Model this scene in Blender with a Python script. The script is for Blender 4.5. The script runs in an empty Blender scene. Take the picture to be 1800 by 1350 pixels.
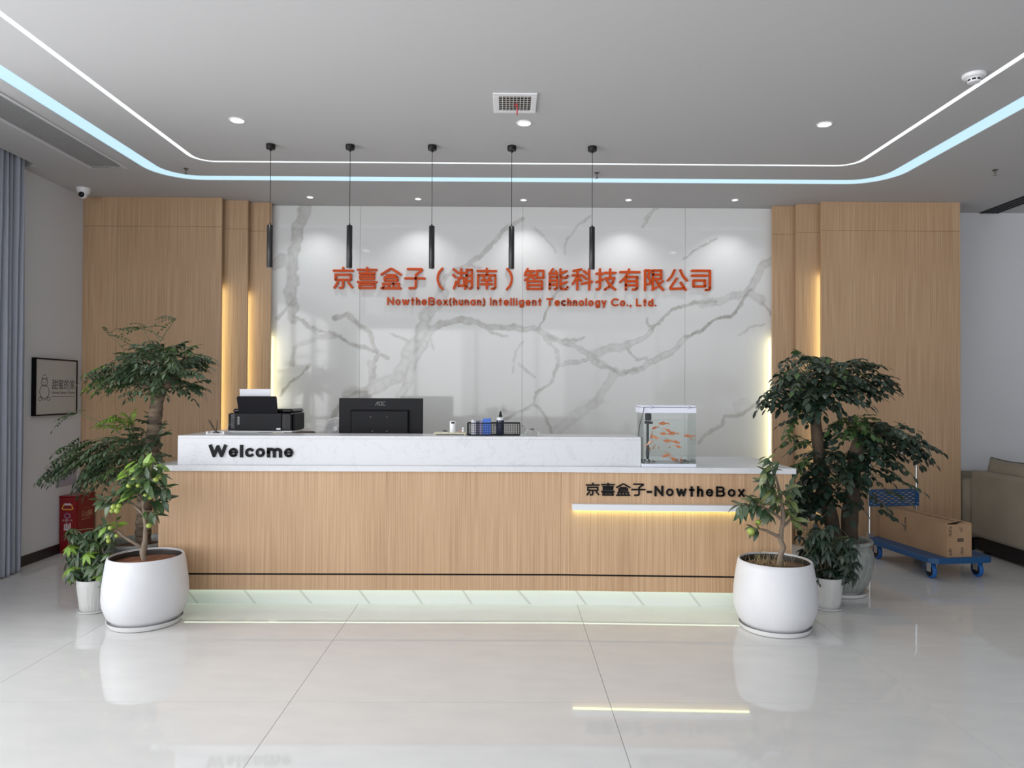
import bpy, math, random
import numpy as np
from mathutils import Vector, Matrix, Quaternion
S = bpy.context.scene
C = S.collection
R = random.Random(7)
PI = math.pi
H = 3.284            # ceiling height
EYE = 1.455
F = 1248.0           # focal length in pixels of the 1800 px wide frame

# ------------------------------------------------------------------ camera
yaw, pitch, roll = 0.0072, 0.0120, 0.0045
fw = Vector((math.sin(yaw)*math.cos(pitch), math.cos(yaw)*math.cos(pitch), math.sin(pitch)))
r0 = Vector((math.cos(yaw), -math.sin(yaw), 0))
u0 = r0.cross(fw)
RT = r0*math.cos(roll) + u0*math.sin(roll)
UP = u0*math.cos(roll) - r0*math.sin(roll)
cam = bpy.data.cameras.new('camera'); co = bpy.data.objects.new('camera', cam); C.objects.link(co)
cam.sensor_width = 36; cam.lens = 36*F/1800; cam.clip_start = .05
M4 = Matrix((RT, UP, -fw)).transposed().to_4x4(); M4.translation = (0, 0, EYE)
co.matrix_world = M4
S.camera = co

def at(px, py, X=None, Y=None, Z=None):
    """real position of what shows at a photo pixel, on a known plane of the room"""
    d = fw + RT*((px-900)/F) + UP*((675-py)/F)
    if Y is not None: t = Y/d.y
    elif X is not None: t = X/d.x
    else: t = (Z-EYE)/d.z
    return Vector((0, 0, EYE)) + d*t

# ------------------------------------------------------------------ world, lights, exposure
S.view_settings.view_transform = 'Standard'
S.view_settings.look = 'None'
S.view_settings.gamma = 1
S.view_settings.use_curve_mapping = False
S.view_settings.exposure = -0.22
S.cycles.max_bounces = 8
S.cycles.diffuse_bounces = 5
S.cycles.transparent_max_bounces = 16
S.cycles.sample_clamp_indirect = 6
w = bpy.data.worlds.new('sky'); S.world = w; w.use_nodes = True
bg = w.node_tree.nodes['Background']
bg.inputs[0].default_value = (.75, .84, 1, 1); bg.inputs[1].default_value = .8

def area(name, loc, rot, sx, sy, power, color=(1, 1, 1)):
    l = bpy.data.lights.new(name, 'AREA'); l.shape = 'RECTANGLE'; l.size = sx; l.size_y = sy
    l.energy = power; l.color = color
    o = bpy.data.objects.new(name, l); C.objects.link(o); o.location = loc; o.rotation_euler = rot
    return o
def spot(name, loc, power, angle, blend, color=(1, 1, 1), rad=.03, tilt=0):
    l = bpy.data.lights.new(name, 'SPOT'); l.energy = power; l.spot_size = angle; l.spot_blend = blend
    l.color = color; l.shadow_soft_size = rad
    o = bpy.data.objects.new(name, l); C.objects.link(o); o.location = loc; o.rotation_euler = (tilt, 0, 0)
    return o
# daylight through the glass front behind the photographer and through the windows on the left
for k, p in enumerate((128, 72, 24, 9)):      # power graded by hand so the room falls off darker to the right
    area('daylight_front', (-2.5+2.66*k, -4.35, 1.7), (math.radians(90), 0, 0), 2.66, 3.0, p, (1, .985, .985))
area('daylight_left', (-4.35, 0.3, 1.7), (0, math.radians(-90), 0), 2.9, 7.6, 600, (1, .985, .985))

# ------------------------------------------------------------------ materials
def nn(nt, kind, **kw):
    n = nt.nodes.new(kind)
    for k, v in kw.items(): setattr(n, k, v)
    return n
MATS = {}
def mat(name, col, rough=.5, metal=0, spec=.5, emit=None, estr=0, noise=None, bump=None, coat=0, sheen=0, sub=0):
    """noise=(scale, col2) or (scale, col2, (sx,sy,sz)); bump=(scale, strength[, (sx,sy,sz)])"""
    if name in MATS: return MATS[name]
    m = bpy.data.materials.new(name); m.use_nodes = True; nt = m.node_tree
    b = nt.nodes['Principled BSDF']
    b.inputs['Base Color'].default_value = (*col, 1)
    b.inputs['Roughness'].default_value = rough
    b.inputs['Metallic'].default_value = metal
    b.inputs['Specular IOR Level'].default_value = spec
    b.inputs['Coat Weight'].default_value = coat
    b.inputs['Sheen Weight'].default_value = sheen
    if emit:
        b.inputs['Emission Color'].default_value = (*emit, 1); b.inputs['Emission Strength'].default_value = estr
    def coords(sc):
        tc = nn(nt, 'ShaderNodeTexCoord'); mp = nn(nt, 'ShaderNodeMapping')
        mp.inputs['Scale'].default_value = sc
        nt.links.new(tc.outputs['Object'], mp.inputs['Vector']); return mp
    if noise:
        mp = coords(noise[2] if len(noise) > 2 else (1, 1, 1))
        n = nn(nt, 'ShaderNodeTexNoise'); n.inputs['Scale'].default_value = noise[0]; n.inputs['Detail'].default_value = 4
        nt.links.new(mp.outputs[0], n.inputs['Vector'])
        rp = nn(nt, 'ShaderNodeValToRGB'); rp.color_ramp.elements[0].position = .35; rp.color_ramp.elements[1].position = .65
        rp.color_ramp.elements[0].color = (*col, 1); rp.color_ramp.elements[1].color = (*noise[1], 1)
        nt.links.new(n.outputs['Fac'], rp.inputs['Fac']); nt.links.new(rp.outputs['Color'], b.inputs['Base Color'])
    if bump:
        mp = coords(bump[2] if len(bump) > 2 else (1, 1, 1))
        n = nn(nt, 'ShaderNodeTexNoise'); n.inputs['Scale'].default_value = bump[0]; n.inputs['Detail'].default_value = 3
        nt.links.new(mp.outputs[0], n.inputs['Vector'])
        bp = nn(nt, 'ShaderNodeBump'); bp.inputs['Strength'].default_value = bump[1]; bp.inputs['Distance'].default_value = .01
        nt.links.new(n.outputs['Fac'], bp.inputs['Height']); nt.links.new(bp.outputs['Normal'], b.inputs['Normal'])
    MATS[name] = m; return m

def wood_mat():
    m = bpy.data.materials.new('wood_veneer'); m.use_nodes = True; nt = m.node_tree; b = nt.nodes['Principled BSDF']
    tc = nn(nt, 'ShaderNodeTexCoord')
    def noi(sc, scale, det):
        mp = nn(nt, 'ShaderNodeMapping'); mp.inputs['Scale'].default_value = sc
        nt.links.new(tc.outputs['Object'], mp.inputs['Vector'])
        n = nn(nt, 'ShaderNodeTexNoise'); n.inputs['Scale'].default_value = scale; n.inputs['Detail'].default_value = det
        nt.links.new(mp.outputs[0], n.inputs['Vector']); return n
    a = noi((1, 1, .010), 150, 2); c = noi((1, 1, .25), 2.2, 2)
    ra = nn(nt, 'ShaderNodeValToRGB'); e = ra.color_ramp.elements
    e[0].position = .36; e[0].color = (.47, .300, .175, 1); e[1].position = .64; e[1].color = (.60, .405, .255, 1)
    nt.links.new(a.outputs['Fac'], ra.inputs['Fac'])
    mx = nn(nt, 'ShaderNodeMix', data_type='RGBA', blend_type='MULTIPLY'); mx.inputs[0].default_value = .5
    rc = nn(nt, 'ShaderNodeValToRGB'); e = rc.color_ramp.elements
    e[0].position = .35; e[0].color = (.84, .80, .76, 1); e[1].position = .65; e[1].color = (1, 1, 1, 1)
    nt.links.new(c.outputs['Fac'], rc.inputs['Fac'])
    nt.links.new(ra.outputs['Color'], mx.inputs[6]); nt.links.new(rc.outputs['Color'], mx.inputs[7])
    nt.links.new(mx.outputs[2], b.inputs['Base Color'])
    b.inputs['Roughness'].default_value = .42; b.inputs['Specular IOR Level'].default_value = .35
    return m
WOOD = wood_mat()

def marble_mat():
    m = bpy.data.materials.new('veined_marble'); m.use_nodes = True; nt = m.node_tree; b = nt.nodes['Principled BSDF']
    at_ = nn(nt, 'ShaderNodeAttribute', attribute_name='vein')
    tc = nn(nt, 'ShaderNodeTexCoord')
    n = nn(nt, 'ShaderNodeTexNoise'); n.inputs['Scale'].default_value = 14; n.inputs['Detail'].default_value = 6
    nt.links.new(tc.outputs['Object'], n.inputs['Vector'])
    mul = nn(nt, 'ShaderNodeMath', operation='MULTIPLY_ADD'); mul.inputs[1].default_value = 1.2; mul.inputs[2].default_value = .35
    nt.links.new(n.outputs['Fac'], mul.inputs[0])
    m2 = nn(nt, 'ShaderNodeMath', operation='MULTIPLY'); nt.links.new(at_.outputs['Fac'], m2.inputs[0]); nt.links.new(mul.outputs[0], m2.inputs[1])
    mx = nn(nt, 'ShaderNodeMix', data_type='RGBA')
    mx.inputs[6].default_value = (.77, .77, .765, 1); mx.inputs[7].default_value = (.40, .385, .36, 1)
    nt.links.new(m2.outputs[0], mx.inputs[0]); nt.links.new(mx.outputs[2], b.inputs['Base Color'])
    b.inputs['Roughness'].default_value = .05
    return m
MARBLE = marble_mat()

def quartz_mat(name, base, vein, strips=False):
    """white worktop stone with faint wandering veins"""
    m = bpy.data.materials.new(name); m.use_nodes = True; nt = m.node_tree; b = nt.nodes['Principled BSDF']
    tc = nn(nt, 'ShaderNodeTexCoord')
    if strips:
        mp = nn(nt, 'ShaderNodeMapping'); mp.inputs['Rotation'].default_value = (0, math.radians(38), 0)
        nt.links.new(tc.outputs['Object'], mp.inputs['Vector'])
        n = nn(nt, 'ShaderNodeTexWave'); n.inputs['Scale'].default_value = 1.05; n.inputs['Distortion'].default_value = 1.6
        n.inputs['Detail'].default_value = 1
        nt.links.new(mp.outputs[0], n.inputs['Vector']); fac = n.outputs['Fac']; lo, hi = 0.0, .010
    else:
        n = nn(nt, 'ShaderNodeTexNoise'); n.inputs['Scale'].default_value = 5.5; n.inputs['Detail'].default_value = 7
        n.inputs['Distortion'].default_value = 1.4
        nt.links.new(tc.outputs['Object'], n.inputs['Vector'])
        s = nn(nt, 'ShaderNodeMath', operation='SUBTRACT'); s.inputs[1].default_value = .5; nt.links.new(n.outputs['Fac'], s.inputs[0])
        a = nn(nt, 'ShaderNodeMath', operation='ABSOLUTE'); nt.links.new(s.outputs[0], a.inputs[0]); fac = a.outputs[0]; lo, hi = 0.0, .02
    rp = nn(nt, 'ShaderNodeValToRGB'); e = rp.color_ramp.elements
    e[0].position = lo; e[0].color = (*vein, 1); e[1].position = hi; e[1].color = (*base, 1)
    nt.links.new(fac, rp.inputs['Fac']); nt.links.new(rp.outputs['Color'], b.inputs['Base Color'])
    b.inputs['Roughness'].default_value = .28
    return m
QUARTZ = quartz_mat('white_quartz', (.66, .67, .70), (.60, .61, .64))
PLINTH = quartz_mat('plinth_marble', (.72, .75, .73), (.54, .56, .53), True)

def clear_mat(name, tint, gl=.08, rough=.02):
    m = bpy.data.materials.new(name); m.use_nodes = True; nt = m.node_tree
    nt.nodes.remove(nt.nodes['Principled BSDF']); out = nt.nodes['Material Output']
    t = nn(nt, 'ShaderNodeBsdfTransparent'); t.inputs[0].default_value = (*tint, 1)
    g = nn(nt, 'ShaderNodeBsdfGlossy'); g.inputs['Roughness'].default_value = rough
    mx = nn(nt, 'ShaderNodeMixShader'); fr = nn(nt, 'ShaderNodeFresnel'); fr.inputs[0].default_value = 1.45
    mu = nn(nt, 'ShaderNodeMath', operation='MULTIPLY'); mu.inputs[1].default_value = gl*12
    nt.links.new(fr.outputs[0], mu.inputs[0]); nt.links.new(mu.outputs[0], mx.inputs[0])
    nt.links.new(t.outputs[0], mx.inputs[1]); nt.links.new(g.outputs[0], mx.inputs[2]); nt.links.new(mx.outputs[0], out.inputs[0])
    return m
GLASS = clear_mat('clear_glass', (.985, .993, .99), .05)
WATER = clear_mat('tank_water', (.965, .985, .975), .02)
def leaf_mat(name, c1, c2, rough=.38):
    m = mat(name, c1, rough, noise=(9, c2)); return m
PAINT = mat('white_wall_paint', (.66, .665, .69), .75, bump=(60, .03))
CEIL = mat('ceiling_paint', (.51, .51, .52), .8)
TILE = mat('polished_floor_tile', (.68, .675, .67), .035, noise=(3.5, (.715, .71, .70), (1, 2.5, 1)))
GROUT = mat('grey_grout', (.34, .33, .32), .8)
BLACK = mat('black_metal', (.010, .010, .011), .4, spec=.25)
MATTEB = mat('matte_black_plastic', (.013, .013, .016), .5, spec=.18, bump=(220, .05))
GLOSSB = mat('gloss_black_plastic', (.008, .008, .010), .15, spec=.3)
mat('white_saucer', (.74, .74, .74), .35)
WHITEP = mat('white_plastic', (.78, .78, .80), .35)
GREYP = mat('grey_plastic', (.32, .32, .33), .45)
CHROME = mat('chrome', (.75, .75, .76), .16, 1)
ALU = mat('brushed_aluminium', (.62, .62, .63), .38, 1)
LEDWARM = mat('warm_led', (1, .8, .4), .5, emit=(.96, .97, .56), estr=14)
LEDCOOL = mat('cool_led', (.9, 1, .9), .5, emit=(.80, 1, .74), estr=3)
STRIPW = mat('light_strip_white', (.12, .12, .12), .5, emit=(.90, .97, 1), estr=1.7)
STRIPB = mat('light_strip_pale_blue', (.12, .12, .12), .5, emit=(.56, .84, 1.0), estr=1.16)
LAMP = mat('lamp_glass', (1, 1, 1), .4, emit=(1, .99, .96), estr=9)
ORANGE = mat('orange_acrylic', (.60, .075, .006), .35, spec=.25)
SIGNB = mat('black_acrylic', (.005, .005, .006), .4, spec=.15)

# ------------------------------------------------------------------ mesh helpers
class MB:
    def __init__(s): s.v = []; s.f = []; s.mi = []; s.m = 0
    def add(s, vs, fs):
        k = len(s.v); s.v += [tuple(v) for v in vs]
        for f in fs: s.f.append(tuple(k+i for i in f)); s.mi.append(s.m)
        return s
    def box(s, x0, x1, y0, y1, z0, z1, bev=0):
        if x0 > x1: x0, x1 = x1, x0
        if y0 > y1: y0, y1 = y1, y0
        if z0 > z1: z0, z1 = z1, z0
        if bev <= 0:
            vs = [(x, y, z) for z in (z0, z1) for y in (y0, y1) for x in (x0, x1)]
            return s.add(vs, [(0, 2, 3, 1), (4, 5, 7, 6), (0, 1, 5, 4), (1, 3, 7, 5), (3, 2, 6, 7), (2, 0, 4, 6)])
        b = min(bev, (x1-x0)/2.01, (y1-y0)/2.01, (z1-z0)/2.01)
        # chamfered box: rings from bottom to top
        def ring(i, z):
            return [(x0+i, y0+b, z), (x0+b, y0+i, z), (x1-b, y0+i, z), (x1-i, y0+b, z), (x1-i, y1-b, z), (x1-b, y1-i, z), (x0+b, y1-i, z), (x0+i, y1-b, z)]
        rs = [ring(b*.95, z0), ring(0, z0+b), ring(0, z1-b), ring(b*.95, z1)]
        vs = sum(rs, []); fs = [tuple(range(7, -1, -1)), tuple(range(24, 32))]
        for r in range(3):
            for i in range(8):
                j = (i+1) % 8; fs.append((r*8+i, r*8+j, r*8+8+j, r*8+8+i))
        return s.add(vs, fs)
    def lathe(s, prof, c=(0, 0, 0), n=32, axis='z', sx=1, sy=1):
        """prof: (radius, height) from bottom to top, closed at ends if radius 0"""
        vs = []; fs = []
        for (r, h) in prof:
            for i in range(n):
                a = 2*PI*i/n; x, y = r*math.cos(a)*sx, r*math.sin(a)*sy
                p = (x, y, h) if axis == 'z' else ((x, h, y) if axis == 'y' else (h, x, y))
                vs.append((c[0]+p[0], c[1]+p[1], c[2]+p[2]))
        for k in range(len(prof)-1):
            for i in range(n):
                j = (i+1) % n; q = (k*n+i, k*n+j, k*n+n+j, k*n+n+i)
                fs.append(q if axis != 'y' else q[::-1])
        if prof[0][0] > 0: fs.append(tuple(range(n-1, -1, -1)) if axis != 'y' else tuple(range(n)))
        if prof[-1][0] > 0:
            k = (len(prof)-1)*n; fs.append(tuple(range(k, k+n)) if axis != 'y' else tuple(range(k+n-1, k-1, -1)))
        return s.add(vs, fs)
    def tube(s, pts, rad, n=8):
        pts = [Vector(p) for p in pts]
        if not isinstance(rad, (list, tuple)): rad = [rad]*len(pts)
        vs = []; fs = []; ref = Vector((0, 0, 1)); prev = None
        for i, p in enumerate(pts):
            t = (pts[min(i+1, len(pts)-1)] - pts[max(i-1, 0)]).normalized()
            if prev is None:
                a = t.cross(ref)
                if a.length < .05: a = t.cross(Vector((1, 0, 0)))
                a.normalize()
            else: a = (prev - t*prev.dot(t)).normalized()
            b = t.cross(a); prev = a
            for k in range(n):
                q = 2*PI*k/n; vs.append(p + (a*math.cos(q) + b*math.sin(q))*rad[i])
        for i in range(len(pts)-1):
            for k in range(n):
                j = (k+1) % n; fs.append((i*n+k, i*n+j, i*n+n+j, i*n+n+k))
        fs.append(tuple(range(n-1, -1, -1))); k = (len(pts)-1)*n; fs.append(tuple(range(k, k+n)))
        return s.add(vs, fs)
    def prism(s, poly, z0, z1, fn=None):
        """poly in (u,v), extruded z0..z1; fn maps (u,v,w) to space"""
        fn = fn or (lambda u, v, w: (u, v, w)); n = len(poly)
        vs = [fn(u, v, z0) for u, v in poly] + [fn(u, v, z1) for u, v in poly]
        fs = [tuple(range(n-1, -1, -1)), tuple(range(n, 2*n))] + [(i, (i+1) % n, n+(i+1) % n, n+i) for i in range(n)]
        return s.add(vs, fs)
    def sphere(s, c, r, n=12, sz=1):
        m = n//2
        return s.lathe([(max(r*math.sin(PI*k/m), .0001*(0 < k < m)), -r*math.cos(PI*k/m)*sz) for k in range(m+1)], c, n)
    def build(s, name, m=None, parent=None, smooth=None, recalc=False):
        me = bpy.data.meshes.new(name)
        off = Vector(parent.get('_o', (0, 0, 0))) if parent is not None else Vector((0, 0, 0))
        me.from_pydata([(v[0]-off.x, v[1]-off.y, v[2]-off.z) for v in s.v], [], s.f)
        ms = m if isinstance(m, (list, tuple)) else [m]
        for x in ms: me.materials.append(x)
        if len(ms) > 1: me.polygons.foreach_set('material_index', s.mi)
        if recalc:
            import bmesh
            b = bmesh.new(); b.from_mesh(me); bmesh.ops.recalc_face_normals(b, faces=b.faces); b.to_mesh(me); b.free()
        if smooth:
            me.polygons.foreach_set('use_smooth', [True]*len(me.polygons)); me.set_sharp_from_angle(angle=math.radians(smooth))
        me.update()
        o = bpy.data.objects.new(name, me); C.objects.link(o)
        if parent is not None: o.parent = parent; o['_o'] = tuple(off)
        return o
OBJS = []
def tag(o, label, cat, group=None, kind=None):
    if label: o['label'] = label
    if cat: o['category'] = cat
    if group: o['group'] = group
    if kind: o['kind'] = kind
    return o
def thing(name, label, cat, loc=(0, 0, 0), group=None):
    o = bpy.data.objects.new(name, None); C.objects.link(o); o.location = loc; o['_o'] = tuple(loc)
    o.empty_display_size = .05
    return tag(o, label, cat, group)
def struct(o): o['kind'] = 'structure'; return o
def base(name, loc):    # an Empty of the setting that parents pieces
    o = bpy.data.objects.new(name, None); C.objects.link(o); o.location = loc; o['_o'] = tuple(loc); o['kind'] = 'structure'; return o
def copy_tree(o, parent=None):
    c = o.copy(); C.objects.link(c); c.parent = parent
    for ch in list(o.children): copy_tree(ch, c)
    return c
def facing(o3, kind='front'):
    """(u,v,w): u to the right, v up, w out of the face, from origin o3"""
    x, y, z = o3
    if kind == 'front': return lambda u, v, w: (x+u, y-w, z+v)
    return lambda u, v, w: (x+w, y+u, z+v)      # on a face looking towards +X

# ------------------------------------------------------------------ the room
XL, XR, YF, YB = -4.0, 7.5, -4.0, 7.09
fl = base('floor', (0, 0, 0))
MB().box(XL-.2, XR+.2, YF-.2, YB+.3, -.12, -.004).build('grout_bed', GROUT, fl)
# 1.5 x 0.75 m tiles, joints where the photograph shows them
tx0, ty0 = at(1071, 1234, Z=0).x, at(900, 1234.6, Z=0).y
tile_me = None; g = .0013
i0 = math.floor((XL-tx0)/1.5); i1 = math.ceil((XR-tx0)/1.5); j0 = math.floor((YF-ty0)/.75); j1 = math.ceil((YB-ty0)/.75)
for i in range(i0, i1):
    for j in range(j0, j1):
        x0, x1 = max(tx0+1.5*i, XL-.1)+g, min(tx0+1.5*(i+1), XR+.1)-g
        y0, y1 = max(ty0+.75*j, YF-.1)+g, min(ty0+.75*(j+1), YB+.1)-g
        if x1-x0 < .02 or y1-y0 < .02: continue
        full = abs(x1-x0-1.5+2*g) < 1e-4 and abs(y1-y0-.75+2*g) < 1e-4
        if full:
            if tile_me is None:
                t = MB().box(0, 1.5-2*g, 0, .75-2*g, -.01, 0).build('tile', TILE, fl); tile_me = t.data
            else:
                t = bpy.data.objects.new('tile', tile_me); C.objects.link(t); t.parent = fl
            t.location = (x0, y0, 0)
        else:
            MB().box(x0, x1, y0, y1, -.01, 0).build('tile', TILE, fl)

# walls
struct(MB().box(XL-.2, XR+.2, YB, YB+.2, 0, H+.2).build('wall_back', PAINT))
mb = MB().box(XL-.2, XL, 4.6, YB, 0, H+.2).box(XL-.2, XL, YF, 4.6, 3.12, H+.2).box(XL-.2, XL, YF, 4.6, 0, .12)
struct(mb.build('wall_left', PAINT))
struct(MB().box(XR, XR+.2, YF, YB, 0, H+.2).build('wall_right', PAINT))
mb = MB().box(XL-.2, XL+.15, YF-.2, YF, 0, H+.2).box(6.9, XR+.2, YF-.2, YF, 0, H+.2).box(XL+.15, 6.9, YF-.2, YF, 3.12, H+.2)
struct(mb.build('wall_front', PAINT))
def window(name, along, a0, a1, z0, z1, pos, n):
    wn = base(name, (pos, a0, z0) if along == 'y' else (a0, pos, z0))
    def bx(m, p0, p1, q0, q1, t=.03):
        return m.box(pos-t, pos+t, p0, p1, q0, q1) if along == 'y' else m.box(p0, p1, pos-t, pos+t, q0, q1)
    fr = MB(); bx(fr, a0, a1, z0, z0+.06); bx(fr, a0, a1, z1-.06, z1)
    for k in range(n+1):
        p = a0 + (a1-a0)*k/n; bx(fr, max(a0, p-.03), min(a1, p+.03), z0+.06, z1-.06)
    fr.build('window_frame', mat('dark_window_frame', (.05, .05, .055), .4), wn)
    for k in range(n):
        p0 = a0+(a1-a0)*k/n+.03; p1 = a0+(a1-a0)*(k+1)/n-.03
        bx(MB(), p0, p1, z0+.06, z1-.06, .004).build('pane', GLASS, wn)
window('window_1', 'y', YF+.02, 4.6, .12, 3.12, XL-.1, 6)
window('window_2', 'x', XL+.15, 6.9, 0, 3.12, YF-.1, 7)
# baseboards
BB = mat('black_baseboard', (.01, .01, .011), .3)
struct(MB().box(XL, XL+.012, 4.6, 6.69, 0, .085).build('baseboard_left', BB))
struct(MB().box(4.30, XR, YB-.012, YB, 0, .085).build('baseboard_back', BB))
struct(MB().box(XR-.012, XR, YF, YB-.012, 0, .085).build('baseboard_right', BB))

# ceiling with two recessed strips running round it
def rrect(x0, x1, y0, y1, r, n=8):
    p = []
    for (cx, cy, a) in ((x1-r, y1-r, 0), (x0+r, y1-r, 90), (x0+r, y0+r, 180), (x1-r, y0+r, 270)):
        for k in range(n+1):
            t = math.radians(a+90*k/n); p.append((cx+r*math.cos(t), cy+r*math.sin(t)))
    return p
yA, yB_, yC, yD = at(480, 285.9, Z=H).y, at(480, 283.4, Z=H).y, at(480, 317.4, Z=H).y, at(480, 309.7, Z=H).y
yA, yB_ = min(yA, yB_), max(yA, yB_); yC, yD = min(yC, yD), max(yC, yD)
c1 = rrect(-2.45, 2.755, -2.6, yA, .13); c2 = rrect(-2.49, 2.795, -2.64, yB_, .17)
c3 = rrect(-2.855, 3.155, -3.0, yC, .26); c4 = rrect(-2.985, 3.29, -3.13, yD, .36)
def ring(m, a, b, z0, z1):
    n = len(a)
    vs = [(x, y, z0) for x, y in a] + [(x, y, z0) for x, y in b] + [(x, y, z1) for x, y in a] + [(x, y, z1) for x, y in b]
    fs = []
    for i in range(n):
        j = (i+1) % n
        fs += [(i, j, n+j, n+i), (2*n+j, 2*n+i, 3*n+i, 3*n+j), (j, i, 2*n+i, 2*n+j), (n+i, n+j, 3*n+j, 3*n+i)]
    return m.add(vs, fs)
room = []
for (cx, cy) in ((XR, YB), (-3.82, YB), (-3.82, YF), (XR, YF)): room += [(cx, cy)]*9
mb = MB().prism(c1, H, H+.1); ring(mb, c2, c3, H, H+.1); ring(mb, c4, room, H, H+.1)
mb.box(XL, -3.82, 5.81, YB, H, H+.1).box(XL, XR, YF, YB, H+.16, H+.24)
mb.box(XL-.0, -3.82, YF, 5.81, H+.13, H+.15).box(-3.83, -3.82, YF, 5.81, H, H+.13)
struct(mb.build('ceiling', CEIL))
o = ring(MB(), c1, c2, H+.003, H+.09).build('light_strip', STRIPW)
tag(o, 'narrow white glowing strip, the inner one of the two running round the ceiling', 'light strip')
o = ring(MB(), c3, c4, H+.004, H+.09).build('light_strip', STRIPB)
tag(o, 'wide pale blue glowing strip, the outer one of the two running round the ceiling', 'light strip')

# ------------------------------------------------------------------ veined marble wall in four slabs
Ym = 6.97
xm0, xm1 = at(474, 600, Y=Ym).x, at(1359, 600, Y=Ym).x
V = [ # (half width px, strength, mode, points)
 (9, .75, 1, [(541,360),(525,398),(517,442),(514,468),(511,528),(516,557)]),
 (7, .55, 1, [(514,458),(495,452),(479,468)]),
 (2, .8, 0, [(514,528),(500,545),(488,560)]),
 (2.2, .9, 0, [(516,557),(533,563),(543,576),(587,587),(613,603),(638,610),(664,621),(683,630)]),
 (2, .6, 0, [(543,576),(560,590),(575,588),(600,590)]), (3, .5, 0, [(513,640),(520,610),(560,592),(590,592)]),
 (3, .75, 0, [(587,560),(610,551),(629,570),(651,586),(654,602),(664,621),(659,637),(654,668),(648,681),(613,697),(584,732)]),
 (5, .7, 1, [(650,640),(655,660),(650,676)]),
 (3.5, .75, 1, [(919,385),(884,407),(858,436),(830,462),(785,484),(772,510)]),
 (1.6, .6, 0, [(858,436),(820,468),(845,470)]),
 (10, .6, 2, [(778,520),(760,540),(747,560),(737,592),(715,621),(702,662),(680,672),(651,684),(613,697)]),
 (6, .6, 2, [(759,579),(745,605),(724,643),(715,678),(702,697)]),
 (1.2, .7, 0, [(688,586),(703,593),(718,600)]), (1.2, .6, 0, [(757,590),(758,605),(762,615)]),
 (4.5, .85, 1, [(759,579),(779,567),(810,560),(836,567),(855,576),(884,573),(918,579)]),
 (2.5, .8, 1, [(855,576),(865,586),(890,590)]),
 (4, .8, 2, [(918,579),(945,579),(964,592),(996,602),(1021,611),(1037,624)]),
 (5, .75, 2, [(1037,624),(1047,637),(1060,643)]),
 (2, .8, 0, [(964,592),(990,598),(1025,596)]), (2, .8, 0, [(1060,643),(1082,653),(1092,656),(1130,646)]),
 (4.5, .7, 2, [(1092,655),(1130,648),(1146,637),(1165,627),(1190,611),(1206,592)]),
 (1.8, 1, 0, [(1206,592),(1229,583),(1260,560),(1286,557),(1302,535),(1321,509)]),
 (6, .6, 1, [(1318,512),(1330,486),(1345,465),(1360,455)]),
 (7, .55, 1, [(1040,625),(1063,616),(1101,608)]), (3.5, .7, 2, [(1101,608),(1133,592),(1146,579)]),
 (1.8, .8, 0, [(1146,579),(1181,544),(1222,532),(1260,530)]),
 (6, .5, 1, [(1235,532),(1262,530),(1290,520),(1318,516),(1340,528)]), (1.5, .7, 0, [(1340,528),(1356,554)]),
 (3, .8, 2, [(958,595),(977,614),(983,640),(1010,637),(1041,630)]),
 (1.8, .7, 0, [(981,640),(971,669),(945,691),(939,710),(910,726),(870,745)]),
 (7, .45, 1, [(1082,655),(1063,681),(1050,702),(1037,714)]), (8, .3, 2, [(1037,714),(1012,732),(974,758)]),
 (1.4, .7, 0, [(945,579),(958,554),(977,512),(996,500)]), (1.4, .5, 0, [(993,446),(996,420),(1037,379)]),
 (2.2, .7, 2, [(1130,398),(1136,382),(1155,366)]), (2, .7, 0, [(939,710),(958,732),(971,758)]),
 (2.2, .6, 0, [(1229,777),(1251,755),(1270,748),(1273,732),(1305,729),(1321,716),(1356,697)]),
 (5, .22, 1, [(1300,728),(1292,712),(1310,705),(1318,716)]),
 (1.6, .8, 0, [(492,694),(508,675),(527,659),(546,640)]),
 (1.6, .7, 0, [(1101,612),(1118,632),(1139,630),(1144,640)]), (1.6, .7, 0, [(1138,560),(1142,575),(1160,568)]),
 (1.2, .6, 0, [(1203,453),(1230,436),(1260,418)]), (1.2, .5, 0, [(1300,590),(1320,575),(1345,570)]),
 (1.4, .5, 0, [(910,640),(925,648),(938,662)]), (1.2, .4, 0, [(900,655),(905,620),(918,600)]),
 (2.5, .4, 0, [(885,722),(905,728),(930,716)]), (1.5, .5, 0, [(940,400),(970,430),(976,445)]), (2, .5, 1, [(510,640),(512,630),(520,620)]),
]
segs = []
for hw, st, mode, pts in V:
    P = [at(px, py, Y=Ym) for px, py in pts]
    for a, b in zip(P[:-1], P[1:]): segs.append((a.x, a.z, b.x, b.z, hw*Ym/F, st, mode))
def vnoise(x, z, k, seed):
    rr = np.random.RandomState(seed); o = np.zeros_like(x)
    for q in range(7):
        a = rr.uniform(0, 2*PI); f = k*rr.uniform(.6, 1.7)
        o += np.sin((x*math.cos(a)+z*math.sin(a))*f + rr.uniform(0, 6.28) + .9*np.sin((x*math.sin(a)-z*math.cos(a))*f*.7+q))
    return o/7
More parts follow.
